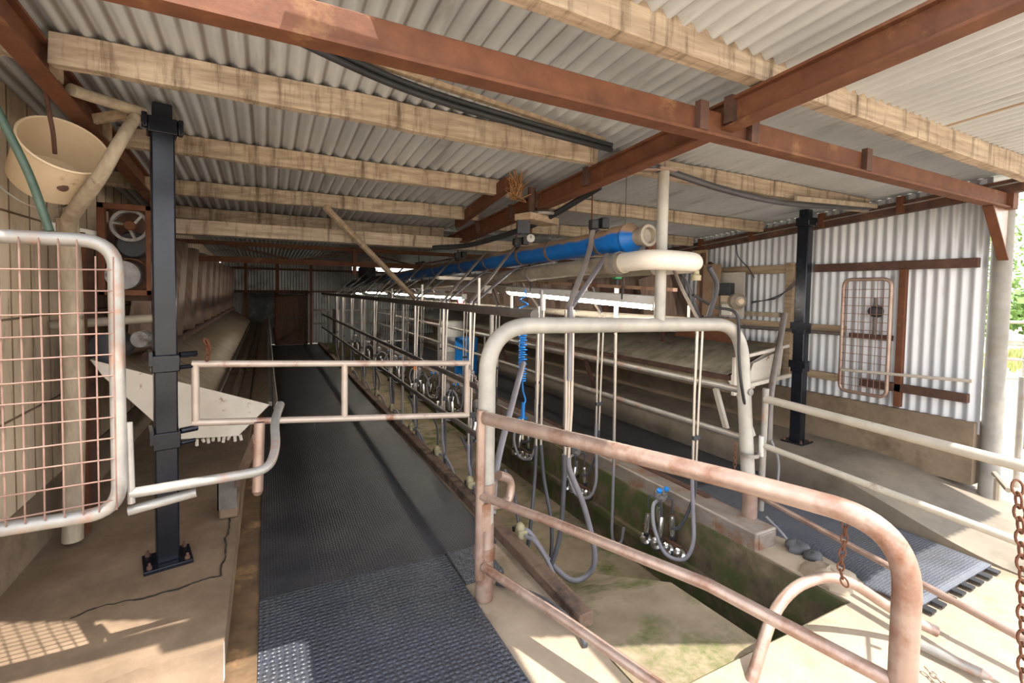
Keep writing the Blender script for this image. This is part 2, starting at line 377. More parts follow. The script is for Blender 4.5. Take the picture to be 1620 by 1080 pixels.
# right wall
XW = 4.93
m = MB()
Y0w, Y1w = 1.58, 15.2; nw = int((Y1w-Y0w)/PITCH*8)
m.grid(lambda u, v: (XW+.011*math.sin(2*PI*(Y0w+(Y1w-Y0w)*u)/PITCH), Y0w+(Y1w-Y0w)*u, .55+((ZR(Y0w+(Y1w-Y0w)*u) if Y0w+(Y1w-Y0w)*u < 4.95 else 2.5)-.55)*v), nw, 3)
struct(m.build('wall_right', wallm, ang=80), 'bare corrugated iron wall on the right')
m = MB(); m.box((4.88, 1.60, .15), (5.06, 3.9, .64)); m.box((4.88, 3.91, .15), (5.06, 15.2, .64))
struct(m.build('baseboard_right', concw), 'low concrete base wall under the right iron')
# back wall
m = MB(); nb = int(6.2/PITCH*6)
m.grid(lambda u, v: (-1.1+6.2*u, 15.1+.009*math.sin(2*PI*6.2*u/PITCH), .0+(2.36 if u < .55 else 2.17)*v), nb, 2)
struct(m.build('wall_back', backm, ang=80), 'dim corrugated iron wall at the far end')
d = MB(); d.box((.30, 14.98, .10), (.98, 15.04, 1.42))
for i in range(1, 5): d.box((.30+.136*i-.004, 14.972, .12), (.30+.136*i+.004, 14.98, 1.40))
dd = d.build('door_1', doorw); struct(dd, 'brown boarded door in the far wall')
d = MB(); d.box((.20, 14.95, .0), (.27, 15.05, 1.5)); d.box((1.0, 14.95, .0), (1.06, 15.05, 1.5)); d.box((.2, 14.95, 1.45), (1.06, 15.05, 1.55)); d.box((.2, 14.93, .0), (1.06, 15.0, .10))
d.build('door_frame', rustd, dd)
d = MB(); d.tube([(.36, 14.95, .78), (.92, 14.95, .78)], .012)
d.build('door_rail', dpipe, dd)

# ================================================================== ROOF FRAMING
def purlin(x0, x1, y, label, h=.11, wd=.06, y1=None, cat='purlin', group='roof purlins'):
    y1 = y if y1 is None else y1
    n = 14; mb = MB(); mb.bar((x0, y, ZR(y, x0)-h/2-.002), (x1, y1, ZR(y1, x1)-h/2-.002), wd, h, wob=.004, n=n)
    return tag(mb.build('roof_purlin', wood, bevel=.004), label, cat, group)
purlin(-.745, 1.72, 2.52, 'old timber purlin over the head of the left black post', .125, y1=2.30)
purlin(-.745, 1.70, 3.50, 'second stained timber purlin behind the left black post, in the left bay', y1=3.17)
purlin(-.745, 1.70, 4.52, 'third timber purlin of the left bay, holding the top of the leaning batten', y1=3.99)
purlin(-.745, 1.70, 5.42, 'dark mossy purlin just above the pale tie timber', y1=4.93)
purlin(.1, 4.70, 1.33, 'frontmost weathered purlin running to the right corner post', .13, .07)
purlin(1.92, 4.74, 2.36, 'timber purlin of the right bay with the sagging grey conduit below', .115)
purlin(1.92, 4.74, 3.36, 'timber purlin of the right bay behind the steel riser pipe')
purlin(1.88, 4.74, 4.3, 'rearmost timber purlin of the right bay')
purlin(-1.12, -.825, 2.55, 'short purlin stub between the left rafter and the left wall')
purlin(-1.12, -.825, 4.5, 'short grey purlin stub above the caged fan')
m = MB(); m.bar((-.95, 4.56, 2.075), (4.6, 4.56, 2.085), .05, .115, wob=.002, n=16)
tag(m.build('tie_timber', wood, bevel=.004), 'pale straight timber tie crossing under the low end of the roof', 'beam')
def ibeam(name, p, q, h, wd, label, cat, m_=rust, t=.012):
    p, q = Vector(p), Vector(q); mb = MB()
    mb.bar(p, q, t, h); mb.bar(p+V(0, 0, h/2-t/2), q+V(0, 0, h/2-t/2), wd, t); mb.bar(p-V(0, 0, h/2-t/2), q-V(0, 0, h/2-t/2), wd, t)
    return tag(mb.build(name, m_, bevel=.002), label, cat)
def chan(name, p, q, h, wd, label, cat, m_=rust):
    mb = MB(); mb.bar(p, q, wd, h); return tag(mb.build(name, m_, bevel=.005), label, cat)
# front beam
b = thing('steel_beam', 'long rust-brown steel beam spanning the front of the shed', 'beam', (2, 1.5, 2.29))
mb = MB(); mb.bar((-1.03, 1.5, 2.362), (4.86, 1.5, 2.336), .05, .105); mb.build('web', rust, b, bevel=.004)
mb = MB(); mb.bar((-1.03, 1.49, 2.306), (4.86, 1.49, 2.28), .075, .012); mb.build('flange', rust, b)
for i, x in enumerate((1.62, 1.95, 2.9)):
    mb = MB(); mb.box((x, 1.445, 2.30-.004*i), (x+.05, 1.475, 2.42-.004*i)); mb.build('cleat', rustd, b)
def rafter(name, x0, x1, ya, yb, label):
    r = thing(name, label, 'rafter', ((x0+x1)/2, (ya+yb)/2, ZR(yb)-.22))
    za, zb = ZR(ya, x0)-.155+.05*(x0 < 0), ZR(yb, x1)-.155+.05*(x0 < 0)
    mb = MB(); mb.bar((x0, ya, za), (x1, yb, zb), .02, .115); mb.build('web', rust, r)
    mb = MB(); mb.bar((x0, ya, za-.056), (x1, yb, zb-.056), .075, .012); mb.build('bottom_flange', rust, r)
    mb = MB(); mb.bar((x0, ya, za+.056), (x1, yb, zb+.056), .075, .012); mb.build('top_flange', rust, r)
    return r
rm = rafter('steel_rafter', 1.84, 1.76, .42, 4.98, 'rusty steel rafter running back above the blue pipe')
for y in (1.42, 2.44, 3.05, 3.44, 4.1):
    mb = MB(); x = 1.84-.0175*(y-.42); mb.box((x-.045, y, ZR(y)-.2), (x-.008, y+.04, ZR(y)-.085)); mb.build('cleat', rustd, rm)
rl = rafter('steel_rafter', -.785, -.785, 1.85, 5.5, 'rusty steel rafter on the left above the hung cream bucket')
for y in (2.6, 3.3, 4.3):
    mb = MB(); mb.box((-.775, y, ZR(y, -.8)-.15), (-.745, y+.05, ZR(y, -.8)-.05)); mb.build('cleat', woody, rl)
m = MB(); m.bar((1.50, 3.0, ZR(3.0)-.07), (1.62, 4.3, ZR(4.3)-.07), .05, .09)
tag(m.build('trimmer_strut', rust), 'short rusty strut beside the middle rafter with a straw nest on it', 'strut')
# wall plate on right wall
wp = thing('wall_plate', 'dark rusty steel plate along the top of the right iron wall', 'beam', (4.86, 5, 2.1))
mb = MB(); mb.bar((4.86, .3, ZR(.3)-.115), (4.86, 5.0, ZR(5.0)-.115), .07, .10); mb.build('rail', rustd, wp)
for y in (1.72, 2.1, 2.75, 3.5, 4.2):
    mb = MB(); mb.box((4.79, y, ZR(y)-.17), (4.83, y+.05, ZR(y)-.03)); mb.build('cleat', rust, wp)
mb = MB(); mb.tube([(4.80, 1.3, ZR(1.3)-.10), (4.80, 5, ZR(5)-.12)], .006, 6); mb.build('wire', galv, wp)
# corner post with gusset
cp = thing('corner_post', 'round grey steel post at the open right corner, patched with sunlight', 'post', (4.985, 1.53, .0))
mb = MB(); mb.tube([(4.985, 1.53, .05), (4.985, 1.53, 2.42)], .062, 24); mb.build('column', mat('grey_post', '#75726d', '#97938c', 5, rough=.6, c3='#8a7a68', s3=3, t3=(.55, .7)), cp)
mb = MB(); mb.prism([(4.925, 1.49, 2.29), (4.62, 1.49, 2.285), (4.915, 1.49, 1.93)], (0, .02, 0)); mb.build('gusset', copper, cp)
mb = MB(); mb.bar((4.60, 1.50, 2.275), (4.915, 1.50, 1.90), .06, .012); mb.build('gusset_flange', rust, cp)
mb = MB(); mb.box((4.84, 1.44, 2.27), (4.93, 1.56, 2.40)); mb.build('beam_cleat', rust, cp)
# wall girts
def girt(y0, y1, z0, z1, label, m_=rustd, x=4.875, h=.075, wd=.05):
    mb = MB(); mb.bar((x, y0, z0), (x, y1, z1), wd, h); return tag(mb.build('wall_girt', m_, bevel=.003), label, 'rail', 'girts of the right wall')
girt(1.62, 2.85, 1.885, 1.885, 'upper rusty girt at the open end of the right wall')
girt(2.9, 4.3, 1.89, 1.89, 'upper weathered timber girt behind the right black post', woody, h=.09)
girt(1.64, 2.40, .825, .825, 'lower rusty girt above the concrete base wall', h=.07)
girt(2.6, 3.3, .83, .83, 'lower brown girt behind the right black post', woody, h=.07)
girt(2.55, 4.6, 1.30, 1.30, 'middle timber girt with a pipe in front, behind the right black post', woody, h=.06)
girt(3.2, 4.7, 1.40, 1.40, 'grey batten just above the middle girt, left of the right black post', pole, h=.05)
m = MB(); m.box((4.83, 3.05, .75), (4.90, 3.13, 1.95)); tag(m.build('wall_stud', woody, bevel=.004), 'upright timber stud on the right iron wall just left of the black post', 'stud')
m = MB(); m.box((4.85, 2.08, .66), (4.90, 2.13, 1.86)); tag(m.build('wall_stud', rust, bevel=.003), 'rust-brown upright at the hinge side of the wired panel on the right wall', 'stud')

# truss at the far end
tr = thing('roof_truss', 'rusty open steel truss crossing the dark far part of the shed', 'truss', (1.8, 7, 1.93))
zt = lambda x: 2.13-.0*x; 
mb = MB(); mb.bar((-1, 7, 2.155), (4.9, 7, 2.155), .05, .05); mb.build('top_chord', rust, tr)
mb = MB(); mb.bar((-1, 7, 1.955), (4.9, 7, 1.955), .05, .07); mb.build('bottom_chord', rust, tr)
xs = [-.45, .35, 1.15, 1.95, 2.75, 3.55, 4.35]
for i in range(len(xs)-1):
    za, zb = (2.14, 1.97) if i % 2 == 0 else (1.97, 2.14)
    mb = MB(); mb.tube([(xs[i], 7, za), (xs[i+1], 7, zb)], .012, 8); mb.build('web_rod', rustd, tr)
for x in (1.1, 3.4):
    mb = MB(); mb.bar((x, 6.97, 1.80), (x, 6.97, 2.17), .05, .03, up=(0, 1, 0)); mb.build('web_post', rust, tr)
m = MB(); m.tube([(-1, 6.4, 2.2), (4.9, 6.4, 2.2)], .03, 12)
tag(m.build('water_pipe', alum), 'thin grey pipe hung in front of the rusty far truss', 'pipe')
for i, (x, lab) in enumerate(((.27, 'rusty upright left of the far door'), (1.13, 'tall rusty post right of the far door'), (-.5, 'rusty upright at the left end of the far wall'))):
    m = MB(); m.bar((x, 14.73, 0), (x, 14.73, 2.34), .07, .07, up=(0, 1, 0)); tag(m.build('steel_upright', rust), lab, 'post', 'uprights at the far wall')
m = MB(); m.bar((-1.0, 14.8, 1.50), (1.1, 14.8, 1.50), .05, .07); tag(m.build('far_girt', rustd), 'rusty girt across the far wall above the boarded door', 'rail')
m = MB(); m.bar((-1.0, 14.8, 2.13), (4.9, 14.8, 2.13), .06, .06); tag(m.build('far_girt', rustd), 'dark girt along the top of the far wall', 'rail')
m = MB(); m.box((-.48, 14.88, .5), (.2, 14.95, 1.46)); tag(m.build('stained_sheet', mat('sooty_panel', '#2e2c29', '#4a4642', 3, c3='#6b655c', s3=2)), 'dark stained sheet panel left of the far door', 'panel')
m = MB(); m.bar((1.13, 14.5, .62), (4.4, 14.4, .62), .05, .05); m.bar((1.13, 14.5, 1.0), (4.4, 14.4, 1.0), .05, .05)
tag(m.build('far_rail', dpipe), 'dark pair of rails right of the far post', 'rail')
m = MB(); m.bar((1.13, 14.67, 1.52), (4.93, 14.67, 1.52), .05, .05)
tag(m.build('far_girt', rustd), 'rusty girt right of the tall far post', 'rail')

# leaning batten, conduits
m = MB(); m.bar((.42, 4.10, 2.255), (1.52, 5.36, 1.50), .035, .045, wob=.001, n=6)
tag(m.build('wooden_prop', woody, bevel=.003), 'slim timber batten leaning from a left bay purlin down to the pit rail', 'batten')
cb = thing('cable_conduit', 'pair of black cables clipped under the roof behind the front beam', 'cable', (.9, 1.95, 2.35))
for k, dz in enumerate((0, -.028)):
    mb = MB(); mb.tube(spline([(-.05, 1.82, 2.51+dz), (.5, 1.98, 2.455+dz), (1.1, 2.06, 2.43+dz), (1.72, 2.15, 2.43+dz)], 8), .013, 10); mb.build('cable', rubber, cb)
mb = MB(); mb.bar((.2, 1.93, 2.50), (1.7, 2.19, 2.462), .03, .02); mb.build('batten', woody, cb)
gc = thing('grey_conduit', 'grey flexible conduit sagging under the right bay roof', 'conduit', (3, 2.3, 2.3))
mb = MB(); mb.tube(spline([(1.93, 2.2, 2.385), (2.3, 2.24, 2.365), (2.8, 2.27, 2.325), (3.4, 2.3, 2.31), (4.0, 2.31, 2.335), (4.68, 2.30, 2.385)], 8), .022, 12); mb.build('sleeve', hosed, gc)
mb = MB(); mb.bar((3.6, 2.275, 2.35), (4.74, 2.275, 2.40), .02, .035); mb.build('batten', pole, gc)
m = MB(); m.tube(spline([(1.95, 2.55, 2.30), (1.86, 2.9, 2.18), (1.80, 3.3, 2.10), (1.6, 3.9, 2.01), (1.35, 4.2, 1.99)], 8), .022, 10)
tag(m.build('black_hose', rubber), 'black hose looped under the middle rafter', 'hose')
m = MB(); m.bar((3.35, .42, ZR(.42)-.004), (3.35, 1.28, ZR(1.28)-.004), .012, .008)
tag(m.build('sheet_lap', woody), 'thin brown lap strip between roof sheets at the front right', 'strip')
# straw nest
nb = MB()
for i in range(90):
    a = random.uniform(0, 2*PI); r = random.uniform(.0, .05); h = random.uniform(0, .24)
    p = V(1.55+r*math.cos(a), 2.98+r*math.sin(a), 2.24+h*.6); nb.tube([p, p+V(random.uniform(-.07, .07), random.uniform(-.05, .05), random.uniform(-.02, .12))], .003, 4)
tag(nb.build('bird_nest', mat('straw', '#7a5430', '#a9794a', 20)), 'ragged straw nest wedged beside the middle rafter', 'nest', kind='stuff')
sw = thing('pulley_bracket', 'rusty bracket with dusty plates hung under the middle rafter', 'bracket', (1.72, 3.05, 2.05))
mb = MB(); mb.tube([(1.72, 3.05, 2.12), (1.72, 3.05, 2.36)], .028, 14); mb.build('stem', rustd, sw)
mb = MB(); mb.bar((1.62, 3.0, 2.14), (1.92, 3.1, 2.13), .16, .05); mb.build('plate', woody, sw, bevel=.005)
mb = MB(); mb.lathe([(.0, 0), (.10, .0), (.11, .015), (.05, .04), (0, .045)], (1.80, 3.02, 2.16)); mb.build('dusty_cap', alum, sw)
mb = MB(); mb.bar((1.63, 3.0, 2.11), (1.63, 3.0, 2.02), .10, .012, up=(0, 1, 0)); mb.build('hanger', darkm, sw)
g = thing('vacuum_gauge', 'small white round gauge hanging above the blue pipe', 'gauge', (2.10, 3.72, 2.05))
mb = MB(); mb.lathe([(0, 0), (.036, 0), (.036, .03), (0, .03)], (2.10, 3.735, 2.08), (-.35, -1, 0)); mb.build('dial', white, g)
mb = MB(); mb.bar((2.088, 3.70, 2.08), (2.088, 3.70, 2.105), .004, .004, up=(0, 1, 0)); mb.build('needle', rubber, g)
mb = MB(); mb.tube([(2.10, 3.73, 2.11), (2.11, 3.72, 2.26)], .012, 8); mb.build('hanger', rust, g)

# ================================================================== MATS, KERBS
m = MB(); m.box((-.04, .75, -.012), (.955, 2.685, .006))
tag(m.build('rubber_mat', matf, bevel=.003), 'black cleated rubber mat in the foreground of the left bay', 'mat', 'rubber floor mats')
m = MB(); m.box((-.04, 2.69, -.012), (1.30, 14.7, .004))
tag(m.build('rubber_mat', matb, bevel=.002), 'long black rubber mat running to the far door', 'mat', 'rubber floor mats')
m = MB(); m.box((.965, 2.37, -.012), (1.20, 2.68, .016))
tag(m.build('rubber_mat', gritm, bevel=.004), 'small speckled grit mat by the foot of the pipe hoop', 'mat', 'rubber floor mats')
m = MB()
def rm_(u, v):
    y = 1.15+1.6*v; x = 2.93+.95*u+.05*u*max(0, 1-v*1.3)*-1+.02; z = .012
    e = max(0, 1-u/.22)
    z += -.16*e*e*max(0, 1-abs(y-1.75)/.45)
    x += .05*e*max(0, 1-abs(y-1.75)/.5)
    return (x, y, z)
m.grid(rm_, 24, 30)
tabs = MB()
fm = thing('rubber_mat', 'grey-black cleated mat with tabbed edge lying in the sun at the right', 'mat', (3.4, 1.9, 0), 'rubber floor mats')
m.build('sheet', matr, fm, solid=.012)
for i in range(8):
    x = 2.99+.112*i; tb_ = MB(); tb_.box((x, 1.10, .0), (x+.05, 1.16, .012)); tb_.build('edge_tab', rubber, fm)
m = MB(); m.box((2.95, 2.76, -.012), (3.97, 14.7, .006))
tag(m.build('rubber_mat', matb, bevel=.002), 'long black rubber mat of the right bay behind the pit beam', 'mat', 'rubber floor mats')
m = MB(); m.bar((1.375, 1.82, .012), (1.375, 14.9, .012), .085, .075, n=14, wob=.002)
tag(m.build('kerb_rail', mat('kerb_timber', '#5a463a', '#7c6554', 5, (4, .6, 4), .8, 0, .2, c3='#3d3029', s3=4), bevel=.006), 'brown kerb rail along the left edge of the pit', 'kerb')
kb = thing('box_beam', 'rust-streaked square steel beam along the right edge of the pit', 'beam', (2.84, 5, -.1))
beamm = mat('beam_paint', '#7c736c', '#9f948a', 5, (3, .8, 3), .45, .15, .05, c3='#84604a', s3=7, t3=(.48, .66))
mb = MB(); mb.bar((2.845, 1.90, .0), (2.845, 14.5, .0), .205, .2); mb.build('tube', beamm, kb, bevel=.012)
mb = MB(); mb.box((2.77, 1.893, -.085), (2.92, 1.902, .085)); mb.build('end_cap', beamm, kb, bevel=.003)
mb = MB(); mb.bar((2.91, 2.4, .106), (2.91, 14, .106), .05, .012); mb.build('top_strip', rustd, kb)
m = MB(); m.tube(spline([(2.90, 1.9, -.12), (2.95, 1.78, -.16), (2.92, 1.62, -.22), (2.86, 1.5, -.30)], 6), .022, 12)
tag(m.build('water_pipe', pvc), 'grey pipe end poking out under the end of the box beam', 'pipe')
m = MB(); m.tube(spline([(2.98, 2.0, .12), (3.0, 1.86, .02), (2.99, 1.74, -.12), (2.95, 1.68, -.20)], 6), .009, 8)
tag(m.build('thin_hose', hose), 'thin grey hose hanging off the end of the box beam', 'hose')
# rubble beside the right mat
def rock(c, r, label, m_=concs, name='broken_concrete', cat='rubble', seed=1, sq=(1, 1, .6)):
    rnd = random.Random(seed); mb = MB(); n1, n2 = 12, 8
    ph = [rnd.uniform(0, 6) for _ in range(6)]
    vs = []
    for j in range(n2+1):
        for i in range(n1):
            a, b = 2*PI*i/n1, PI*j/n2-PI/2
            k = 1+.16*math.sin(2*a+ph[0])*math.cos(2*b+ph[1])+.12*math.sin(3*a+ph[2]+2*b)+.05*math.sin(7*a+ph[3]+4*b)
            vs.append((c[0]+r*k*math.cos(b)*math.cos(a)*sq[0], c[1]+r*k*math.cos(b)*math.sin(a)*sq[1], c[2]+r*k*math.sin(b)*sq[2]))
    fs = [(j*n1+i, j*n1+(i+1) % n1, (j+1)*n1+(i+1) % n1, (j+1)*n1+i) for j in range(n2) for i in range(n1)]
    mb.add(vs, fs); o = mb.build(name, m_, ang=50); return tag(o, label, cat)
rock((2.86, 1.52, -.01), .13, 'broken pale concrete lump at the corner of the pit under the arched pipe', concs, seed=3, sq=(1.1, 1, .5))
rock((3.00, 1.80, .005), .07, 'dark grey lump tucked under the edge of the sunny mat', mat('dark_rubble', '#3b3a3c', '#5a5a5c', 10, bump=.3), seed=5)
rock((2.99, 1.69, .0), .055, 'dark lump right beside the end of the box beam', mat('dark_rubble', ''), seed=8)
rock((-.27, 2.02, .03), .075, 'chipped concrete lump at the broken nose of the left slab', conc, seed=11)
rock((-.36, 1.94, .01), .05, 'smaller concrete chip before the left slab', conc, seed=12)

# ================================================================== LEFT SIDE
def black_post(x, y, z0, z1, rot, label, arms):
    p = thing('adjustable_post', label, 'post', (x, y, z0))
    R_ = Matrix.Rotation(rot, 3, 'Z'); c = V(x, y, 0)
    T = lambda q: c+R_@Vector(q)
    def bx(a, b_):
        mb = MB(); mb.box(a, b_); mb.v = [T(q) for q in mb.v]; return mb
    bx((-.05, -.05, z0+.01), (.05, .05, z1)).build('column', black, p, bevel=.008)
    bx((-.042, -.042, z1), (.042, .042, z1+.095)).build('inner_column', black, p, bevel=.006)
    bx((-.105, -.10, z0-.006), (.105, .10, z0+.014)).build('base_plate', black, p, bevel=.003)
    for sx_ in (-1, 1):
        for sy_ in (-1, 1):
            mb = MB(); mb.lathe([(0, 0), (.012, 0), (.012, .014), (.006, .016), (.006, .03), (0, .03)], T((sx_*.08, sy_*.075, 0))+V(0, 0, z0+.014), seg=8); mb.build('bolt', rustd, p)
    hd = bx((-.062, -.062, z1-.06), (.062, .062, z1+.02)); hd.add(bx((-.085, -.07, z1-.045), (-.062, -.03, z1+.03)).v, [(0, 3, 2, 1), (4, 5, 6, 7), (0, 1, 5, 4), (1, 2, 6, 5), (2, 3, 7, 6), (3, 0, 4, 7)])
    hd.add(bx((.062, -.07, z1-.06), (.085, -.03, z1+.02)).v, [(0, 3, 2, 1), (4, 5, 6, 7), (0, 1, 5, 4), (1, 2, 6, 5), (2, 3, 7, 6), (3, 0, 4, 7)])
    hd.build('head_collar', black, p, bevel=.006)
    for z in arms:
        cl = bx((-.06, -.06, z-.04), (.06, .06, z+.05)).build('clamp', black, p, bevel=.006)
        mb = bx((-.07, -.075, z-.0), (-.055, .07, z+.07)); mb.build('clamp_ear', black, cl)
        mb = MB(); mb.tube([T((.06, -.04, z+.045)), T((.135, -.02, z+.045))], .016, 10); mb.build('hinge_pin', black, cl)
        mb = MB(); mb.tube([T((.06, -.04, z-.02)), T((.125, -.02, z-.02))], .011, 10); mb.build('hinge_pin', black, cl)
    return p
black_post(-.47, 3.01, .157, 2.425, .22, 'black square steel post on a bolted plate on the left slab', (1.20, .80))
black_post(4.50, 2.74, .215, 2.32, .1, 'black square steel post on a bolted plate on the right platform', (1.29, .93))

# wired gate on the left
wg = thing('mesh_gate', 'grey tube gate panel filled with rusty square mesh at the far left', 'gate', (-.74, 2.15, .77))
mb = MB(); mb.tube(path([(-1.12, 2.15, 1.755), (-.475, 2.15, 1.755), (-.475, 2.15, .785), (-1.12, 2.15, .785)], .10, 8), .0235, 16); mb.build('frame', galv, wg)
mb = MB()
for i in range(12): 
    x = -1.01+.0485*i; mb.tube([(x+random.uniform(-.003, .003), 2.128, .80), (x+random.uniform(-.003, .003), 2.126, 1.3), (x, 2.128, 1.755 if x < -.56 else 1.70)], .0028, 6)
for i in range(12):
    z = .83+.0745*i; mb.tube([(-1.02, 2.124, z-.006), (-.75, 2.122, z+random.uniform(-.004, .004)), (-.478, 2.130, z+.006)], .0028, 6)
mb.build('wire_mesh', meshw, wg)
m = MB(); m.tube(path([(-.45, 2.175, .835), (.005, 2.19, .845), (.035, 2.30, .90), (.03, 2.45, .98), (.06, 2.62, 1.02)], .07, 6), .019, 14)
tag(m.build('bent_rail', galv), 'bent grey pipe curving from the wired gate round to the trough rail', 'pipe')
m = MB(); m.tube([(-.46, 2.19, .765), (-.25, 2.21, .79)], .018, 14)
tag(m.build('pipe_stub', galv), 'short grey pipe stub below the bent pipe at the left', 'pipe')
m = MB(); m.tube([(-.445, 2.17, .80), (-.45, 2.17, 1.10)], .012, 10); tag(m.build('latch_rod', galv), 'thin rusty rod standing beside the edge of the wired gate', 'rod')
# bar gate
bgt = thing('bar_gate', 'low two-bar pipe gate across the left bay', 'gate', (.43, 3.02, .74))
zl = lambda x: 1.19-.052*(x+.35); zb_ = lambda x: .873-.078*(x+.35)
for f in (zl, zb_):
    mb = MB(); mb.tube([(-.355, 3.02, f(-.355)), (1.235, 3.02, f(1.235))], .019, 14); mb.build('bar', gatebar, bgt)
for x in (-.34, .42, 1.22):
    mb = MB(); mb.tube([(x, 3.02, zb_(x)), (x, 3.02, zl(x))], .019, 14); mb.build('upright', gatebar, bgt)
ch = MB()
def chain(mb, pts, s=.022, r=.0035):
    P = spline(pts, 40); L_ = [0]
    for a, b in zip(P, P[1:]): L_.append(L_[-1]+(b-a).length)
    n = max(2, int(L_[-1]/(s*1.25)))
    def at_(d):
        for i in range(len(P)-1):
            if L_[i+1] >= d: return P[i].lerp(P[i+1], (d-L_[i])/max(1e-6, L_[i+1]-L_[i]))
        return P[-1]
    for i in range(n):
        a = at_(L_[-1]*i/n); b = at_(L_[-1]*(i+1)/n); d = (b-a).normalized(); u = d.orthogonal().normalized(); w_ = d.cross(u)
        k = u if i % 2 else w_; c = (a+b)/2; q = []
        for j in range(13):
            t = 2*PI*j/12; q.append(c+d*(math.cos(t)*s*.85)+k*(math.sin(t)*s*.5))
        mb.tube(q, r, 5, caps=False)
    return mb
chain(ch, [(1.235, 3.02, 1.10), (1.22, 2.8, .96), (1.10, 2.5, .88), (1.02, 2.27, .93)], .018, .0028)
tag(ch.build('chain', galv), 'thin grey chain from the bar gate to the pipe hoop', 'chain')
c2 = chain(MB(), [(-.285, 2.98, 1.21), (-.27, 2.96, 1.27), (-.285, 2.95, 1.33), (-.27, 2.955, 1.25)], .025, .004)
tag(c2.build('chain', rust), 'knot of rusty chain looped over the hinge of the bar gate', 'chain')

# wooden-looking pipe pole with props
tp = thing('forked_pole', 'weathered grey round pole with a bent branch, against the left wall', 'pole', (-.94, 3.40, .2))
mb = MB(); mb.tube(spline([(-.965, 3.42, .18), (-.945, 3.42, .9), (-.935, 3.38, 1.5), (-.925, 3.30, 1.95)], 6), .047, 16); mb.build('trunk', pole, tp)
mb = MB(); mb.tube(spline([(-.925, 3.31, 1.85), (-.885, 3.18, 1.925), (-.81, 3.03, 1.98), (-.74, 2.91, 2.03), (-.665, 2.81, 2.11), (-.60, 2.80, 2.25), (-.565, 2.94, 2.42)], 8), .036, 16, r1=.025); mb.build('branch', pole, tp)
m = MB(); m.tube(spline([(-.745, 2.73, 2.44), (-.70, 2.81, 2.448), (-.62, 2.92, 2.46), (-.53, 2.97, 2.455)], 6), .026, 12)
tag(m.build('prop_bar', pole), 'upper weathered bar between the left rafter and the black post head', 'bar')
m = MB(); m.bar((-.745, 3.04, 2.41), (-.60, 2.985, 2.445), .02, .045)
tag(m.build('prop_bar', woody), 'lower flat bar between the left rafter and the black post head', 'bar')
# hung bucket
bk = thing('plastic_drum', 'large cream plastic drum end hung on a rod high on the left', 'bucket', (-.78, 2.62, 1.95))
ax = V(.46, -.70, .58).normalized(); BC = V(-.815, 2.90, 2.235)
mb = MB(); mb.lathe([(0, -.235), (.145, -.24), (.15, -.23), (.163, 0), (.157, 0), (.144, -.226), (0, -.226)], BC, ax, 40, caps=False); mb.build('shell', cream, bk)
mb = MB(); mb.lathe([(.157, -.002), (.165, -.004), (.168, .004), (.162, .010), (.157, .004), (.157, -.002)], BC, ax, 40, caps=False); mb.build('rim', cream, bk)
mb = MB(); mb.lathe([(0, 0), (.022, 0), (.014, .004), (0, .005)], BC-ax*.11+ax.cross(V(1, 0, .3)).normalized()*-.157, (.1, -.8, -.6), 12); mb.build('dark_label', rustd, bk)
m = MB(); m.tube([(-.845, 2.78, 2.46), (-.85, 2.85, 2.34)], .009, 10); m.tube(spline([(-.85, 2.85, 2.34), (-.85, 2.88, 2.28), (-.86, 2.93, 2.20)], 4), .009, 8)
tag(m.build('hanger_rod', rustd), 'dark rod dropping from the left rafter into the cream drum', 'rod')
gp = thing('green_pole', 'thin dark green pole leaning across the cream drum', 'pole', (-.8, 2.45, 1.8))
mb = MB(); mb.tube(spline([(-.875, 2.31, 2.33), (-.80, 2.28, 2.15), (-.735, 2.27, 1.98), (-.685, 2.27, 1.79)], 6), .013, 12); mb.build('shaft', greenp, gp)
mb = MB(); mb.tube([(-.858, 2.305, 2.29), (-.852, 2.302, 2.275)], .016, 12); mb.build('tape', cream, gp)
m = MB(); m.tube(spline([(-1.03, 2.6, 2.16), (-.98, 2.75, 2.0), (-.90, 2.9, 1.94), (-.87, 3.2, 2.02), (-.86, 3.3, 2.10)], 6), .004, 6)
tag(m.build('loose_wire', galv), 'loose grey wire drooping along the left wall', 'wire')

# caged fan / pulleys
fc = thing('pulley_cage', 'rusty box frame holding a dusty fan wheel and a grey pulley', 'machine', (-.76, 3.75, 1.5))
def frm(mb, x0, x1, y, z0, z1, t):
    mb.box((x0, y, z0), (x0+t, y+.05, z1)); mb.box((x1-t, y, z0), (x1, y+.05, z1)); mb.box((x0, y, z1-t), (x1, y+.05, z1)); mb.box((x0, y, z0), (x1, y+.05, z0+t))
mb = MB(); frm(mb, -.905, -.635, 3.70, 1.54, 2.10, .035); mb.build('front_frame', rust, fc, bevel=.004)
mb = MB(); frm(mb, -.905, -.635, 3.95, 1.54, 2.10, .03)
for x in (-.90, -.665):
    for z in (1.545, 2.07): mb.box((x, 3.74, z), (x+.025, 3.96, z+.025))
mb.build('rear_frame', rustd, fc)
mb = MB(); mb.box((-.90, 3.96, 1.10), (-.86, 4.0, 1.55)); mb.box((-.69, 3.96, 1.02), (-.65, 4.0, 1.55)); mb.build('stand', rustd, fc)
mb = MB(); mb.box((-.905, 3.98, 1.5), (-.635, 4.0, 2.1)); mb.build('back_sheet', rustd, fc)
dark_al = mat('dusty_cast', '#7c7a7c', '#a5a2a2', 9, rough=.5, metal=.3, c3='#5a5048', s3=8)
W1 = V(-.755, 3.74, 1.975)
mb = MB(); mb.lathe([(.082, 0), (.10, 0), (.10, .05), (.082, .05), (.082, 0)], W1, (0, 1, 0), 32, caps=False)
fw = mb.build('fan_wheel', dark_al, fc)
mb = MB()
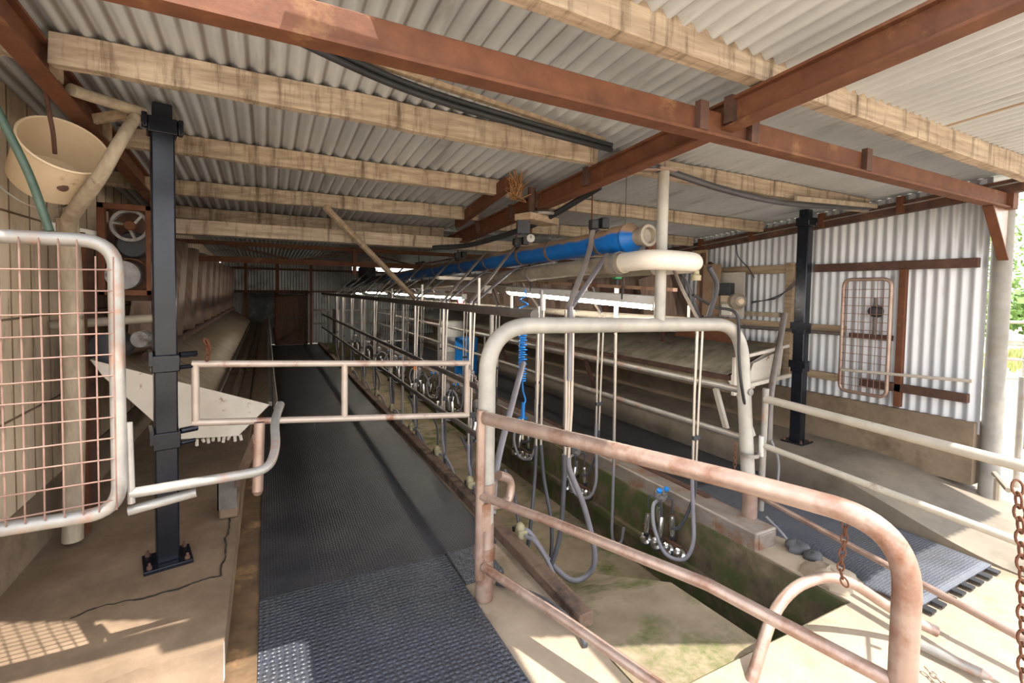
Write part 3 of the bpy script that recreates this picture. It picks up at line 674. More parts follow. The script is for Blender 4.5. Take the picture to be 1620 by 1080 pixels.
for k in range(3):
    a = .5+2*PI*k/3; mb.bar(W1+V(.02*math.cos(a), .02, .02*math.sin(a)), W1+V(.088*math.cos(a+.35), .02, .088*math.sin(a+.35)), .014, .045, up=(0, 1, .3))
mb.build('spoke', dark_al, fw)
mb = MB(); mb.lathe([(0, -.01), (.026, -.01), (.032, .0), (.032, .04), (0, .04)], W1, (0, 1, 0), 20); mb.build('hub', rust, fw)
mb = MB(); mb.lathe([(0, 0), (.075, 0), (.085, .01), (.085, .10), (0, .10)], V(-.755, 3.80, 1.86), (0, 1, 0), 24); mb.build('motor_housing', darkm, fc)
W2 = V(-.785, 3.70, 1.665)
mb = MB(); mb.lathe([(0, -.012), (.02, -.012), (.02, 0), (.07, .004), (.088, .0), (.088, .025), (.07, .03), (.088, .06), (.088, .08), (0, .08)], W2, (0, 1, 0), 32); mb.build('pulley', dark_al, fc)
mb = MB(); mb.lathe([(.10, .03), (.106, .03), (.106, .16), (.10, .16), (.10, .03)], W2+V(.03, 0, 0), (0, 1, 0), 32, caps=False); mb.build('pulley_guard', rust, fc)
m = MB(); m.bar((-1.12, 3.62, 1.935), (-.91, 3.76, 1.90), .05, .05); tag(m.build('timber_block', white, bevel=.004), 'pale painted timber stub between the left wall and the caged fan', 'timber')
for i, (x, y, z0, z1, lab) in enumerate(((-.98, 3.86, .15, 1.9, 'dark upright timber beside the caged fan'), (-.95, 3.56, .15, 1.9, 'rust-brown flat bar left of the caged fan'))):
    m = MB(); m.bar((x, y, z0), (x, y, z1), .05, .04, up=(0, 1, 0)); tag(m.build('upright_bar', rustd if i == 0 else rust), lab, 'upright')
m = MB(); m.tube([(-1.12, 3.7, 1.36), (-.6, 3.75, 1.40)], .028, 12); tag(m.build('auger_tube', pvc), 'short grey tube behind the wired gate under the caged fan', 'pipe')
au = thing('auger_motor', 'dark dusty motor body low behind the wired gate', 'machine', (-.86, 3.9, 1.1))
mb = MB(); mb.lathe([(0, 0), (.09, 0), (.1, .02), (.1, .2), (.09, .22), (0, .22)], V(-.86, 3.66, 1.22), (0, 1, 0), 24); mb.build('body', darkm, au)
mb = MB(); mb.lathe([(0, 0), (.05, 0), (.055, .05), (.02, .1), (0, .1)], V(-.70, 3.66, 1.27), (.3, 1, 0), 20); mb.build('cap', dark_al, au)

# ---------------- troughs and hoppers
def trough(sgn, xo, y0, y1, P, label, cat='trough'):
    """P: outer profile [(x,z)] from high back edge to lip"""
    t = thing('feed_trough', label, cat, (xo, y0, P[1][1]))
    mb = MB(); nseg = 40
    pr = P
    n = len(pr); vs = []; fs = []
    for j in range(nseg+1):
        y = y0+(y1-y0)*j/nseg
        for (x, z) in pr: vs.append((x, y, z))
    for j in range(nseg):
        for i in range(n-1): fs.append((j*n+i, j*n+i+1, (j+1)*n+i+1, (j+1)*n+i))
    mb.add(vs, fs); mb.build('tub', troughm, t, solid=.008)
    mb = MB(); mb.prism([(x, y0-.006, z) for x, z in pr]+[], (0, .008, 0)); mb.build('end_plate', whiter, t)
    return t
PL = [(-.92, 1.165), (-.86, 1.06), (-.52, .64), (-.17, .62), (.015, .81)]
tl = trough(1, 0, 3.6, 14.3, PL, 'long sheet-metal feed trough with a white end plate along the left wall')
mb = MB(); mb.add([(-.90, 3.63, 1.13), (-.37, 3.63, .74), (-.37, 14.2, .74), (-.90, 14.2, 1.13)], [(0, 1, 2, 3)]); mb.build('sloping_liner', troughm, tl, solid=.004)
for x in (-.37, -.235):
    mb = MB(); mb.tube([(x, 3.64+.01*i, .715+.0*i) for i in (0, 1060)], .030, 10); mb.build('feed_channel', troughm, tl)
mb = MB(); mb.box((-.40, 3.63, .64), (-.13, 14.2, .70)); mb.build('channel_bed', troughm, tl)
mb = MB(); mb.bar((.02, 3.6, .815), (.02, 14.3, .815), .022, .03); mb.build('lip', dpipe, tl)
rg = MB(); rg.v = []
for i in range(9):
    x = -.40+.03*i; rg.tube([(x, 3.595, .625), (x+random.uniform(-.01, .01), 3.60, .595+random.uniform(-.015, .012))], .010, 6)
rg.build('ragged_edge', whiter, tl)
m = MB(); m.tube(spline([(.052, 3.25, .86), (.048, 3.5, .88), (.045, 6, .86), (.045, 14.2, .86)], 6), .013, 10)
tag(m.build('trough_rail', dpipe), 'thin dark rail running along the lip of the left trough', 'rail')
m = MB(); m.tube(spline([(.055, 2.62, 1.02), (.052, 2.85, .92), (.055, 3.05, .88), (.052, 3.26, .86)], 5), .017, 12)
tag(m.build('rail_coupling', galv), 'grey pipe coupling joining the bent pipe to the trough rail', 'pipe')
m = MB(); m.tube([(-.045, 2.75, .55), (-.035, 2.78, .90)], .026, 14); m.lathe([(0, 0), (.026, 0), (.018, -.018), (0, -.026)], (-.045, 2.75, .55))
tag(m.build('hanging_tube', copper), 'rusty tube with a rounded lower end hanging before the trough end', 'pipe')
m = MB(); m.bar((-.17, 3.40, .37), (-.05, 2.77, .82), .03, .05); tag(m.build('trough_strut', copper), 'slanting rusty strut under the near end of the left trough', 'strut')
tb = thing('timber_block', 'mossy block with a steel angle at the edge of the left slab', 'block', (-.215, 3.5, .15))
mb = MB(); mb.box((-.27, 3.40, .155), (-.165, 3.6, .25)); mb.build('block', conc, tb, bevel=.012)
mb = MB(); mb.box((-.275, 3.39, .22), (-.17, 3.398, .40)); mb.box((-.275, 3.39, .22), (-.268, 3.5, .40)); mb.build('angle_iron', dpipe, tb)
for i, y in enumerate((5.2, 7.4, 9.8, 12.4)):
    m = MB(); m.bar((-.3, y, .14), (-.3, y, .63), .05, .05, up=(0, 1, 0)); m.build('leg', rustd, tl)
# folded hopper sheets
def hopper(x_top, x_bot, y0, y1, zt_, zb_, pitch_, depth, nx, label, m_=hopm, top=None):
    mb = MB(); n = int((y1-y0)/pitch_)*8
    prof = [0, .0, .15, .85, 1, 1, .85, .15]
    def fn(u, v):
        i = u*n; k = prof[int(round(i)) % 8]; y = y0+(y1-y0)*u
        zt2 = zt_ if top is None else top(y)
        return (x_bot+(x_top-x_bot)*v+nx*depth*k, y+.45*v, zb_+(zt2-zb_)*v)
    mb.grid(fn, n, 4)
    return tag(mb.build('hopper_sheet', m_, ang=20, solid=.004), label, 'sheet')
hopper(-.84, -.84, 4.0, 13.6, 2.04, 1.13, .80, .13, 1, 'rusty deep-folded hopper sheet leaning over the left trough')
m = MB(); m.tube([(-.72, 4.0, 1.12), (-.72, 13.5, 1.10)], .035, 10); tag(m.build('auger_tube', rustd), 'dark tube along the foot of the left hopper sheet', 'pipe')
# right trough
PR = [(4.80, 1.10), (4.70, 1.02), (4.42, .66), (4.15, .62), (4.00, .79)]
trr = trough(-1, 4.4, 3.15, 14.3, PR, 'long dusty feed trough on the right platform')
mb = MB(); mb.add([(4.78, 3.2, 1.07), (4.06, 3.2, .80), (4.06, 14.2, .80), (4.78, 14.2, 1.07)], [(0, 1, 2, 3)]); mb.build('sloping_liner', mat('trough_liner', '#6f6554', '#9a8f7c', 3, (1, 3, 1), .6, .1, .05, c3='#4c4334', s3=2.2, t3=(.5, .68)), trr, solid=.004)
mb = MB(); mb.bar((3.99, 3.1, .80), (3.99, 14.3, .80), .03, .045); mb.build('lip', rustd, trr)
for y in (3.35, 5.6, 8.5, 11.5):
    mb = MB(); mb.bar((4.10, y, .64), (4.28, y, .21), .04, .05, up=(0, 1, 0)); mb.build('leg', whiter if y < 4 else rustd, trr)
ff = thing('trough_end_frame', 'white angle-iron frame at the near end of the right trough', 'frame', (4.2, 3.05, .6))
mb = MB(); mb.bar((3.98, 3.06, .99), (4.72, 3.0, 1.10), .03, .03); mb.build('top_bar', whiter, ff)
mb = MB(); mb.bar((4.0, 3.06, .64), (4.0, 3.06, .99), .04, .03, up=(0, 1, 0)); mb.build('upright', whiter, ff)
mb = MB(); mb.bar((4.0, 3.06, .70), (4.74, 2.98, .80), .03, .035); mb.build('lower_bar', whiter, ff)
mb = MB(); mb.prism([(4.2, 3.08, .72), (4.68, 3.05, .76), (4.72, 3.05, 1.06), (4.3, 3.08, .93)], (0, .006, 0)); mb.build('side_plate', whiter, ff)
mb = MB(); mb.bar((4.05, 3.04, .64), (4.22, 3.0, .24), .05, .03); mb.build('brace', whiter, ff)
hopper(4.84, 4.80, 4.2, 13.5, 2.0, 1.15, .55, .09, -1, 'rusty folded hopper sheet over the right trough, behind the white tubes')
def board(c, w_, h, tilt, label, m_=hopm, name='rusty_board', cat='board'):
    mb = MB(); mb.box((-.012, -w_/2, 0), (.012, w_/2, h)); R_ = Matrix.Rotation(tilt, 3, 'X'); mb.v = [R_@v+Vector(c) for v in mb.v]
    return tag(mb.build(name, m_, bevel=.003), label, cat)
def strut(p, q, label):
    mb = MB(); mb.bar(p, q, .04, .04, up=(0, 1, 0) if abs(p[2]-q[2]) > .2 else (0, 0, 1)); return tag(mb.build('hopper_strut', rustd), label, 'strut')
strut((4.60, 4.0, 1.06), (4.60, 4.0, 2.1), 'rusty strut holding the tall rust-stained sheet')
strut((4.66, 4.10, 1.7), (4.86, 4.10, 2.0), 'short rusty strut behind the small tan board')
strut((4.50, 4.5, 1.0), (4.52, 4.72, 2.1), 'rusty strut behind the tilted dark plate')
strut((4.47, 5.4, 1.0), (4.47, 5.4, 2.0), 'rusty strut behind the dark brown plate')
board((4.60, 3.92, 1.36), .32, .60, .03, 'tall rust-stained brown sheet beside the grey switch box', mat('brown_sheet', '#7a6350', '#9d8468', 4, c3='#5f4333', s3=3))
board((4.66, 4.1, 1.92), .22, .22, 0, 'small tan board above the tall rust-stained sheet', mat('tan_board', '#a08868', '#b89f7c', 5))
board((4.50, 4.55, 1.28), .55, .6, -.25, 'tilted dark rusty plate behind the steel riser pipe', hopm)
board((4.45, 5.4, 1.25), .7, .45, 0, 'dark brown plate seen under the near light batten', rustd)
board((4.40, 3.75, 1.10), .9, .13, .02, 'low jagged rusty plate over the near end of the right trough', rust)
eb = thing('switch_box', 'white open switch box with a black relay on the right wall', 'electrical box', (4.66, 3.62, 1.4))
mb = MB(); mb.box((4.66, 3.5, 1.36), (4.70, 3.82, 1.86)); mb.build('back_board', mat('grey_board', '#a49d94', '#bdb7ae', 5), eb)
mb = MB(); mb.box((4.58, 3.60, 1.60), (4.66, 3.76, 1.74)); mb.build('relay', darkm, eb, bevel=.006)
mb = MB(); mb.box((4.60, 3.60, 1.53), (4.66, 3.74, 1.60)); mb.build('terminal_strip', cream, eb, bevel=.004)
mb = MB(); mb.box((4.64, 3.63, 1.38), (4.66, 3.75, 1.50)); mb.build('white_cover', white, eb)
fm_ = thing('feed_motor', 'small round cream motor beside the white switch box', 'motor', (4.58, 3.42, 1.45))
mb = MB(); mb.lathe([(0, 0), (.05, 0), (.06, .02), (.085, .05), (.085, .14), (0, .14)], (4.50, 3.40, 1.54), (.5, .85, 0), 24); mb.build('body', pvc, fm_)
mb = MB(); mb.lathe([(0, -.02), (.03, -.02), (.035, 0), (.0, 0)], (4.50, 3.40, 1.54), (.5, .85, 0), 20); mb.build('shaft_cap', cream, fm_)
m = MB()
for k in range(3): m.tube(spline([(4.62, 3.36, 1.52+.01*k), (4.72, 3.2-.03*k, 1.58), (4.80, 3.05, 1.68+.02*k), (4.86, 2.98, 1.80)], 6), .005, 6)
tag(m.build('loose_cables', hosed), 'bundle of dark cables from the round motor to the right wall', 'cable')
m = MB(); m.tube(spline([(4.84, 3.75, 2.2), (4.83, 3.70, 2.05), (4.84, 3.58, 1.92), (4.85, 3.5, 1.80)], 5), .006, 6)
tag(m.build('hanging_wire', hosed), 'thin dark wire dangling down the right iron wall', 'wire')
# wired panel on right wall
wpn = thing('mesh_gate', 'narrow rusty wired panel hung on the right iron wall', 'gate', (4.78, 2.34, .73))
mb = MB(); P = path([(4.78, 2.15, 1.25), (4.78, 2.15, 1.765), (4.78, 2.53, 1.765), (4.78, 2.53, .735), (4.78, 2.15, .735), (4.78, 2.15, 1.25)], .07, 6); mb.tube(P, .016, 12); mb.build('frame', copper, wpn)
mb = MB()
for i in range(7): mb.tube([(4.772, 2.20+.048*i, .745), (4.774, 2.203+.048*i, 1.76)], .003, 6)
for i in range(13): mb.tube([(4.768, 2.155, .80+.073*i), (4.768, 2.525, .795+.073*i)], .003, 6)
mb.build('wire_mesh', meshw, wpn)
m = MB(); m.tube([(4.80, 1.60, .975), (4.74, 2.50, .93)], .013, 10); tag(m.build('latch_bar', creamr), 'pale bar running from the wired wall panel to the corner post', 'bar')
wt = thing('wall_valve', 'dark pump fitting behind the wired panel on the right wall', 'fitting', (4.86, 2.3, 1.2))
mb = MB(); mb.lathe([(0, 0), (.05, 0), (.06, .03), (.04, .09), (0, .1)], (4.90, 2.3, 1.48), (-1, 0, 0), 18); mb.build('body', darkm, wt)
mb = MB(); mb.box((4.84, 2.17, 1.225), (4.90, 2.50, 1.27)); mb.build('shelf', rustd, wt)
mb = MB(); mb.tube([(4.86, 2.3, 1.27), (4.86, 2.3, 1.6)], .016, 10); mb.build('pipe', dpipe, wt)
m = MB(); m.tube([(4.80, 2.55, 1.26), (4.80, 4.4, 1.24)], .018, 10); tag(m.build('wall_pipe', dpipe), 'dull pipe from the right black post along the wall to the wired panel', 'pipe')

# ================================================================== HOOP, GATE, RAILS
hp = thing('pipe_hoop', 'big cream-grey pipe hoop standing over the mouth of the pit', 'frame', (1.95, 2.2, 0))
mb = MB(); mb.tube(path([(1.01, 2.225, .18), (1.01, 2.225, 1.425), (2.96, 2.225, 1.40), (2.93, 2.09, .16)], .26, 10), .0445, 20); mb.build('bow', hoopm, hp)
mb = MB(); mb.tube([(1.01, 2.225, -.01), (1.01, 2.225, .40)], .047, 20); mb.build('leg_sleeve', copper, hp)
mb = MB(); mb.tube([(2.925, 2.085, .09), (2.93, 2.09, .26)], .05, 20); mb.build('leg_sleeve', copper, hp)
mb = MB(); mb.tube([(2.19, 2.225, 1.43), (2.19, 2.225, 2.36)], .035, 18); mb.build('riser', hoopm, hp)
mb = MB(); mb.bar((2.19, 2.225, 2.36), (2.19, 2.225, 2.375), .14, .09, up=(0, 1, 0)); mb.bar((2.16, 2.225, 2.365), (1.90, 2.225, 2.33), .05, .012); mb.build('riser_bracket', copper, hp)
mb = MB(); mb.tube(path([(1.03, 2.24, .47), (1.20, 2.32, .43), (1.22, 2.34, .55), (1.12, 2.30, .60)], .06, 6), .026, 12); mb.build('side_loop', copper, hp)
mb = MB(); mb.box((.965, 2.165, .38), (1.015, 2.18, .52)); mb.build('patch_plate', copper, hp)
mb = MB(); mb.lathe([(.048, -.012), (.058, -.012), (.058, .012), (.048, .012)], (2.932, 2.10, .52), (0, 0, 1), 20, caps=False); mb.build('wire_band', galv, hp)

fg = thing('pipe_gate', 'large rusty three-rail pipe gate swung towards the camera', 'gate', (1.27, 1.44, .1))
GP = lambda s_, z: V(.965+.555*s_, 2.19-1.54*s_, z)
mb = MB(); mb.tube(path([GP(.02, .965), GP(.80, .99), GP(1.02, .985), GP(1.02, -.0)], .30, 12), .033, 20); mb.build('frame', copper, fg)
mb = MB(); mb.tube([GP(.0, .56), GP(.3, .585), GP(.7, .60), GP(1.02, .545)], .0215, 16); mb.build('rail', copper, fg)
mb = MB(); mb.tube([GP(.02, .20), GP(.35, .175), GP(.7, .125), GP(1.02, .09)], .022, 16); mb.build('rail', copper, fg)
mb = MB(); mb.tube([GP(-.0, .13), GP(-.0, 1.0)], .024, 16); mb.build('hinge_stile', copper, fg)
for z in (.58, .24):
    mb = MB(); mb.lathe([(.046, -.03), (.056, -.03), (.056, .03), (.046, .03)], (1.01, 2.225, z), (0, 0, 1), 20, caps=False); mb.build('hinge_strap', copper, fg)
m = MB(); m.tube(path([(1.80, 1.25, -.03), (2.0, 1.27, .30), (2.38, 1.24, .31), (2.62, 1.10, .13), (2.72, .98, .08)], .2, 8), .024, 16)
tag(m.build('arched_pipe', copper), 'rusted pipe bent into an arch over the corner of the pit', 'pipe')
m = MB(); m.tube([(2.64, 1.10, .018), (2.685, .81, .018)], .022, 14); m.lathe([(0, 0), (.022, 0), (.008, .03), (0, .035)], (2.685, .81, .018), (.15, -1, 0))
tag(m.build('loose_pipe', galv), 'short grey pipe lying on the sunny concrete at the right', 'pipe')
def rail(pts, r, m_, label, name='pipe_rail', group=None, bend=0):
    mb = MB(); mb.tube(path(pts, bend), r, 14); return tag(mb.build(name, m_), label, 'rail', group)
rail([(3.02, 2.06, .90), (2.84, .40, .885)], .026, creamr, 'upper pale rail on the right, from the hoop towards the camera')
rail([(3.03, 2.06, .575), (2.98, .40, .50)], .02, creamr, 'middle pale rail on the right, below the upper one')
rail([(3.02, 2.3, .24), (2.86, 1.25, .215), (2.73, .40, .19)], .017, copper, 'lowest rusty rail on the right, crossing above the sunny mat')
sp = thing('rail_post', 'slim grey post with a white band close behind the right leg of the hoop', 'post', (3.03, 2.07, 0))
mb = MB(); mb.tube([(3.035, 2.08, .12), (3.03, 2.07, .97)], .021, 14); mb.build('shaft', galv, sp)
mb = MB(); mb.tube([(3.033, 2.08, .50), (3.032, 2.08, .64)], .025, 14); mb.build('sleeve', white, sp)
m = MB(); m.tube(path([(3.07, 2.06, .60), (3.12, 2.10, .90), (3.62, 2.34, 1.46)], .2, 8), .022, 14)
tag(m.build('lever_bar', dpipe), 'dark bar leaning up from the hoop towards the right black post', 'bar')
m = MB(); m.tube(spline([(3.05, 2.03, .62), (3.09, 2.0, .48), (3.08, 2.0, .3), (3.05, 2.03, .2)], 5), .008, 8)
tag(m.build('thin_hose', hose), 'thin grey hose hanging beside the slim rail post', 'hose')
m = chain(MB(), [(2.78, 2.10, .62), (2.78, 2.10, .48), (2.775, 2.10, .30)], .018, .003); tag(m.build('chain', rust), 'thin twisted rusty chain hanging left of the right hoop leg', 'chain')
m = chain(MB(), [(1.14, 2.42, .78), (1.13, 2.40, .5), (1.12, 2.40, .12)], .016, .003); tag(m.build('chain', dpipe), 'dull chain hanging beside the left hoop leg', 'chain')
m = chain(MB(), [GP(.93, .985)+V(.01, .0, -.03), GP(.93, .9)+V(.01, .0, 0), GP(.925, .80)+V(.015, 0, 0), GP(.935, .76)+V(.015, 0, 0)], .017, .0026); tag(m.build('chain', rust), 'short rusty chain with a ring hanging under the top of the big pipe gate', 'chain')
m = chain(MB(), [(2.50, .69, .92), (2.47, .66, .7), (2.45, .64, .45), (2.42, .62, .22)], .034, .005); tag(m.build('chain', rust), 'long rust-red chain hanging at the right edge of the view', 'chain')
m = MB(); m.tube([(2.53, .72, .87), (2.72, .82, .87)], .010, 8); m.tube([(2.66, .79, .87), (2.66, .79, .78)], .012, 8); tag(m.build('latch_pin', pvc), 'small grey latch pin beside the long rust-red chain', 'latch')
m = chain(MB(), [(2.52, .94, .01), (2.45, .8, .01), (2.38, .66, .01), (2.3, .6, .01)], .02, .003); tag(m.build('chain', copper), 'thin chain lying on the sunny concrete by the loose pipe', 'chain')

# pit side rails
def railset(name, xs_, zs, y0, y1, m_, labels, r=.022):
    out = []
    for z, r_, lab, ys in zip(zs, r, labels, y0):
        mb = MB(); mb.tube([(xs_, ys, z), (xs_, (ys+y1)/2, z+.003), (xs_, y1, z)], r_, 14); out.append(tag(mb.build('pit_rail', m_), lab, 'rail', name))
    return out
L1, L2, L3 = railset('left pit rails', 1.40, (1.468, .885, .52), (2.42, 2.98, 3.05), 14.4, dpipe, ('top dull pipe rail along the left side of the pit', 'middle dull pipe rail along the left side of the pit', 'lowest dull pipe rail along the left side of the pit'), (.03, .023, .022))
R1_, R2_, R3_ = railset('right pit rails', 2.95, (.94, .61), (2.12, 2.13), 14.4, galv, ('upper pale blue-grey rail along the right side of the pit', 'lower pale blue-grey rail along the right side of the pit'), (.024, .022))+[None]
m = MB(); m.tube([(2.80, 2.26, 1.40), (2.80, 14.4, 1.36)], .034, 14); tag(m.build('pit_rail', creamr), 'thick cream pipe along the top of the right side of the pit', 'rail', 'right pit rails')
for i, y in enumerate((3.02, 5.45, 7.9, 10.4, 12.9)):
    m = MB(); m.tube([(1.40, y, -.0), (1.40, y, .50)], .015, 10); m.tube([(1.40, y, .545), (1.40, y, .86)], .015, 10); m.tube([(1.40, y, .91), (1.40, y, 1.44)], .015, 10)
    tag(m.build('rail_stanchion', galv), ('nearest', 'second', 'third', 'fourth', 'farthest')[i]+' thin upright between the left pit rails, counted from the hoop', 'upright', 'left rail uprights')
for i, y in enumerate((4.4, 6.6, 8.8, 11.0, 13.2)):
    m = MB(); m.tube([(2.95, y, .10), (2.95, y, .59)], .016, 10); m.tube([(2.95, y, .632), (2.95, y, .918)], .016, 10)
    tag(m.build('rail_stanchion', galv), ('nearest', 'second', 'third', 'fourth', 'farthest')[i]+' upright between the pale right pit rails, counted from the hoop', 'upright', 'right rail uprights')
# white stand-offs on the rails
for i, (x, y, z0, z1, lab) in enumerate(((1.40, 2.72, 1.497, 1.60, 'short white rod standing on the left top rail by the blue coil hose'), (1.40, 2.32, 1.497, 1.59, 'short white rod standing on the left top rail right by the hoop'), (1.40, 3.25, 1.497, 1.70, 'white flat upright holding the near end of the rusty channel'), (2.80, 2.55, 1.434, 1.52, 'short white rod standing on the right cream pipe'), (1.40, 4.7, 1.497, 1.66, 'white upright on the left top rail left of the leaning batten'), (1.40, 6.0, 1.497, 1.62, 'small white upright farther along the left top rail'))):
    m = MB(); m.tube([(x, y, z0), (x, y, z1)], .010, 8); tag(m.build('white_rod', white), lab, 'rod')
rwv = thing('valve_rod', 'long pale rod with a green knob standing in front of the light batten', 'rod', (2.42, 2.75, .2))
mb = MB(); mb.tube([(2.50, 3.0, .20), (2.47, 2.98, 1.40)], .013, 12); mb.build('shaft', steelt, rwv)
mb = MB(); mb.tube([(2.47, 2.98, 1.40), (2.465, 2.975, 1.66)], .019, 12); mb.build('white_sleeve', white, rwv)
mb = MB(); mb.tube([(2.465, 2.975, 1.66), (2.462, 2.973, 1.715)], .014, 12); mb.build('black_neck', darkm, rwv)
mb = MB(); mb.bar((2.43, 2.973, 1.735), (2.50, 2.973, 1.735), .04, .04); mb.build('knob', green, rwv, bevel=.008)
mb = MB(); mb.tube(spline([(2.50, 3.0, .21), (2.50, 3.0, -.1), (2.49, 2.98, -.38), (2.55, 2.95, -.42), (2.58, 2.95, -.30)], 5), .012, 10); mb.build('lower_hose', hose, rwv)

# ================================================================== OVERHEAD PIPES
bp = thing('vacuum_pipe', 'fat blue main pipe with dusty top running the length of the pit', 'pipe', (2.1, 2.3, 1.75))
BZ = lambda y: 1.962-.0195*(y-2.3)
bpt = lambda y: V(2.10, y, BZ(y))
mb = MB(); mb.tube([bpt(2.56), bpt(6), bpt(9.2)], .081, 28); mb.build('tube', blue, bp)
mb = MB(); mb.lathe([(.082, 0), (.094, .01), (.094, .13), (.088, .14), (.098, .145), (.10, .165), (.094, .175), (.085, .185), (.062, .235), (.058, .24)], bpt(2.57), (0, -1, .0195), 28, caps=False); mb.build('reducer', blue, bp)
mb = MB(); mb.lathe([(.052, .23), (.056, .235), (.056, .30), (.068, .302), (.07, .31), (.068, .33), (.050, .33), (.046, .30), (0, .29)], bpt(2.57), (0, -1, .0195), 28, caps=False); mb.build('end_flange', pvc, bp)
mb = MB(); mb.lathe([(.058, 0), (.085, 0), (.085, .02), (.058, .02)], V(2.26, 2.40, 1.91), (.5, -1, 0), 20); mb.build('inspection_plate', rust, bp)
mb = MB(); mb.tube([bpt(9.2), bpt(14.3)], .09, 16); mb.build('far_tube', darkm, bp)
for i, y in enumerate((2.70, 3.35, 3.85, 4.6, 5.3, 6.3, 7.3, 8.4)):
    mb = MB(); mb.lathe([(.082, -.014), (.089, -.014), (.089, .014), (.082, .014)], bpt(y), (0, 1, -.0195), 24, caps=False)
    bd = mb.build('band', mat('dusty_band', '#6b5548', '#8a7262', 12), bp)
    mb = MB(); mb.bar(bpt(y)+V(.06, 0, -.07), bpt(y)+V(.09, .02, -.15), .02, .012); mb.build('band_tail', darkm, bd)
for i, y in enumerate((2.78, 3.95, 5.5, 7.2)):
    mb = MB(); mb.bar(bpt(y)+V(0, -.03, .12), bpt(y)+V(0, .07, .12), .012, .11); mb.bar(bpt(y)+V(-.06, -.03, .085), bpt(y)+V(.06, -.03, .085), .03, .03); 
    hb = mb.build('hanger_bracket', darkm, bp)
    mb = MB(); mb.box(tuple(bpt(y)+V(-.075, -.06, .10)), tuple(bpt(y)+V(-.02, -.01, .165))); mb.box(tuple(bpt(y)+V(.015, -.06, .11)), tuple(bpt(y)+V(.075, -.01, .185))); mb.build('bracket_block', darkm, hb, bevel=.006)
    mb = MB(); mb.tube([bpt(y)+V(0, .05, .16), (2.10, y+.05, ZR(y)+.01 if y < 5 else 2.5)], .006, 6); mb.build('hanger_rod', rust, hb)
wpv = thing('milk_line', 'dusty grey pipe with a pale U bend at its near end, under the blue pipe', 'pipe', (2.1, 2.1, 1.7))
mb = MB(); mb.tube([(2.02, 2.42, 1.795), (2.05, 4.2, 1.745), (2.06, 9.5, 1.64)], .058, 22); mb.build('tube', pvc, wpv)
mb = MB(); mb.tube(path([(2.015, 2.45, 1.797), (2.0, 2.10, 1.806), (2.395, 2.10, 1.802), (2.42, 2.5, 1.79)], .13, 10), .060, 22); mb.build('u_bend', pvcw, wpv)
mb = MB(); mb.tube([(2.015, 2.36, 1.797), (2.02, 2.50, 1.793)], .067, 22); mb.build('coupling', pvc, wpv)
mb = MB(); mb.tube([(2.42, 2.45, 1.79), (2.44, 6.0, 1.74), (2.44, 9.5, 1.70)], .055, 18); mb.build('return_tube', pvc, wpv)
mb = MB()
for k in range(3): mb.lathe([(.069, -.004), (.073, -.004), (.073, .004), (.069, .004)], (2.016, 2.40+.012*k, 1.797), (0, 1, -.03), 22, caps=False)
mb.build('wire_tie', galv, wpv)
for y in (3.6, 4.9, 6.4):
    mb = MB(); mb.lathe([(.06, -.02), (.066, -.02), (.066, .02), (.06, .02)], (2.045, y, 1.762-.02*(y-3.6)), (0, 1, -.02), 20, caps=False); mb.build('band', strapm, wpv)
m = MB(); m.lathe([(0, 0), (.03, 0), (.03, .03), (.018, .04), (.018, .06), (0, .06)], (2.36, 2.10, 1.69), (0, 0, 1), 16); tag(m.build('drain_cock', brass), 'small corroded brass drain under the pale U bend', 'tap')
m = MB(); m.bar((2.25, 2.16, 1.63), (2.25, 4.9, 1.735), .035, .022); tag(m.build('rusty_channel', mat('brown_channel', '#97765f', '#b3927b', 8, c3='#6e4a36', s3=6)), 'rusty channel above the near white light batten', 'channel')
m = MB(); m.bar((1.40, 4.2, 1.72), (2.25, 4.9, 1.74), .022, .03); tag(m.build('cross_bar', creamr), 'pale cross bar at the far end of the rusty channel', 'bar')
m = MB(); m.bar((2.25, 5.0, 1.70), (2.25, 7.8, 1.74), .03, .025); tag(m.build('rusty_channel', MATS['brown_channel']), 'rusty channel above the second light batten', 'channel')
def batten(p, q, label, lit, w_=.07, h=.075):
    p, q = Vector(p), Vector(q); d = (q-p).normalized()
    t = thing('light_batten', label, 'light', p, 'fluorescent battens over the pit')
    mb = MB(); mb.bar(p+V(0, 0, h*.62), q+V(0, 0, h*.62), w_, h*.6); mb.build('housing', white, t, bevel=.006)
    mb = MB(); mb.tube([p+d*.02+V(0, 0, h*.16), q-d*.02+V(0, 0, h*.16)], .019, 12); mb.build('tube', lamp if lit else white, t)
    for f_ in (.15, .85):
        c_ = p.lerp(q, f_); zt_ = ZR(c_.y)+.01 if c_.y < 4.9 else 2.60-.028*(c_.y-5)
        mb = MB(); mb.tube([c_+V(0, 0, h*.8), (c_.x, c_.y, zt_)], .0035, 6); mb.build('hanger_wire', dpipe, t)
    for e, s_ in ((p, 1), (q, -1)):
        mb = MB(); mb.bar(e+V(0, 0, h*.45)-d*.005*s_, e+V(0, 0, h*.45)+d*.02*s_, w_*1.03, h); mb.build('end_cap', white, t, bevel=.006)
    return t
b1 = batten((2.25, 2.29, 1.50), (2.25, 4.62, 1.582), 'near long white light batten behind the steel riser', True, .09, .095)
for y in (2.6, 3.2, 3.9):
    mb = MB(); z = 1.60+.036*(y-2.3); mb.bar((2.205, y, z-.05), (2.205, y, z+.045), .012, .008, up=(0, 1, 0)); mb.build('wire_clip', darkm, b1)
mb = MB(); mb.lathe([(.0, 0), (.05, .0), (.056, .02), (.056, .22), (.05, .23), (0, .23)], (2.25, 4.64, 1.63), (0, -1, -.035), 20)
mb.build('mesh_end', pvc, b1)
batten((2.22, 4.9, 1.585), (2.22, 7.45, 1.625), 'second white light batten beyond the near one', False, .09, .09)
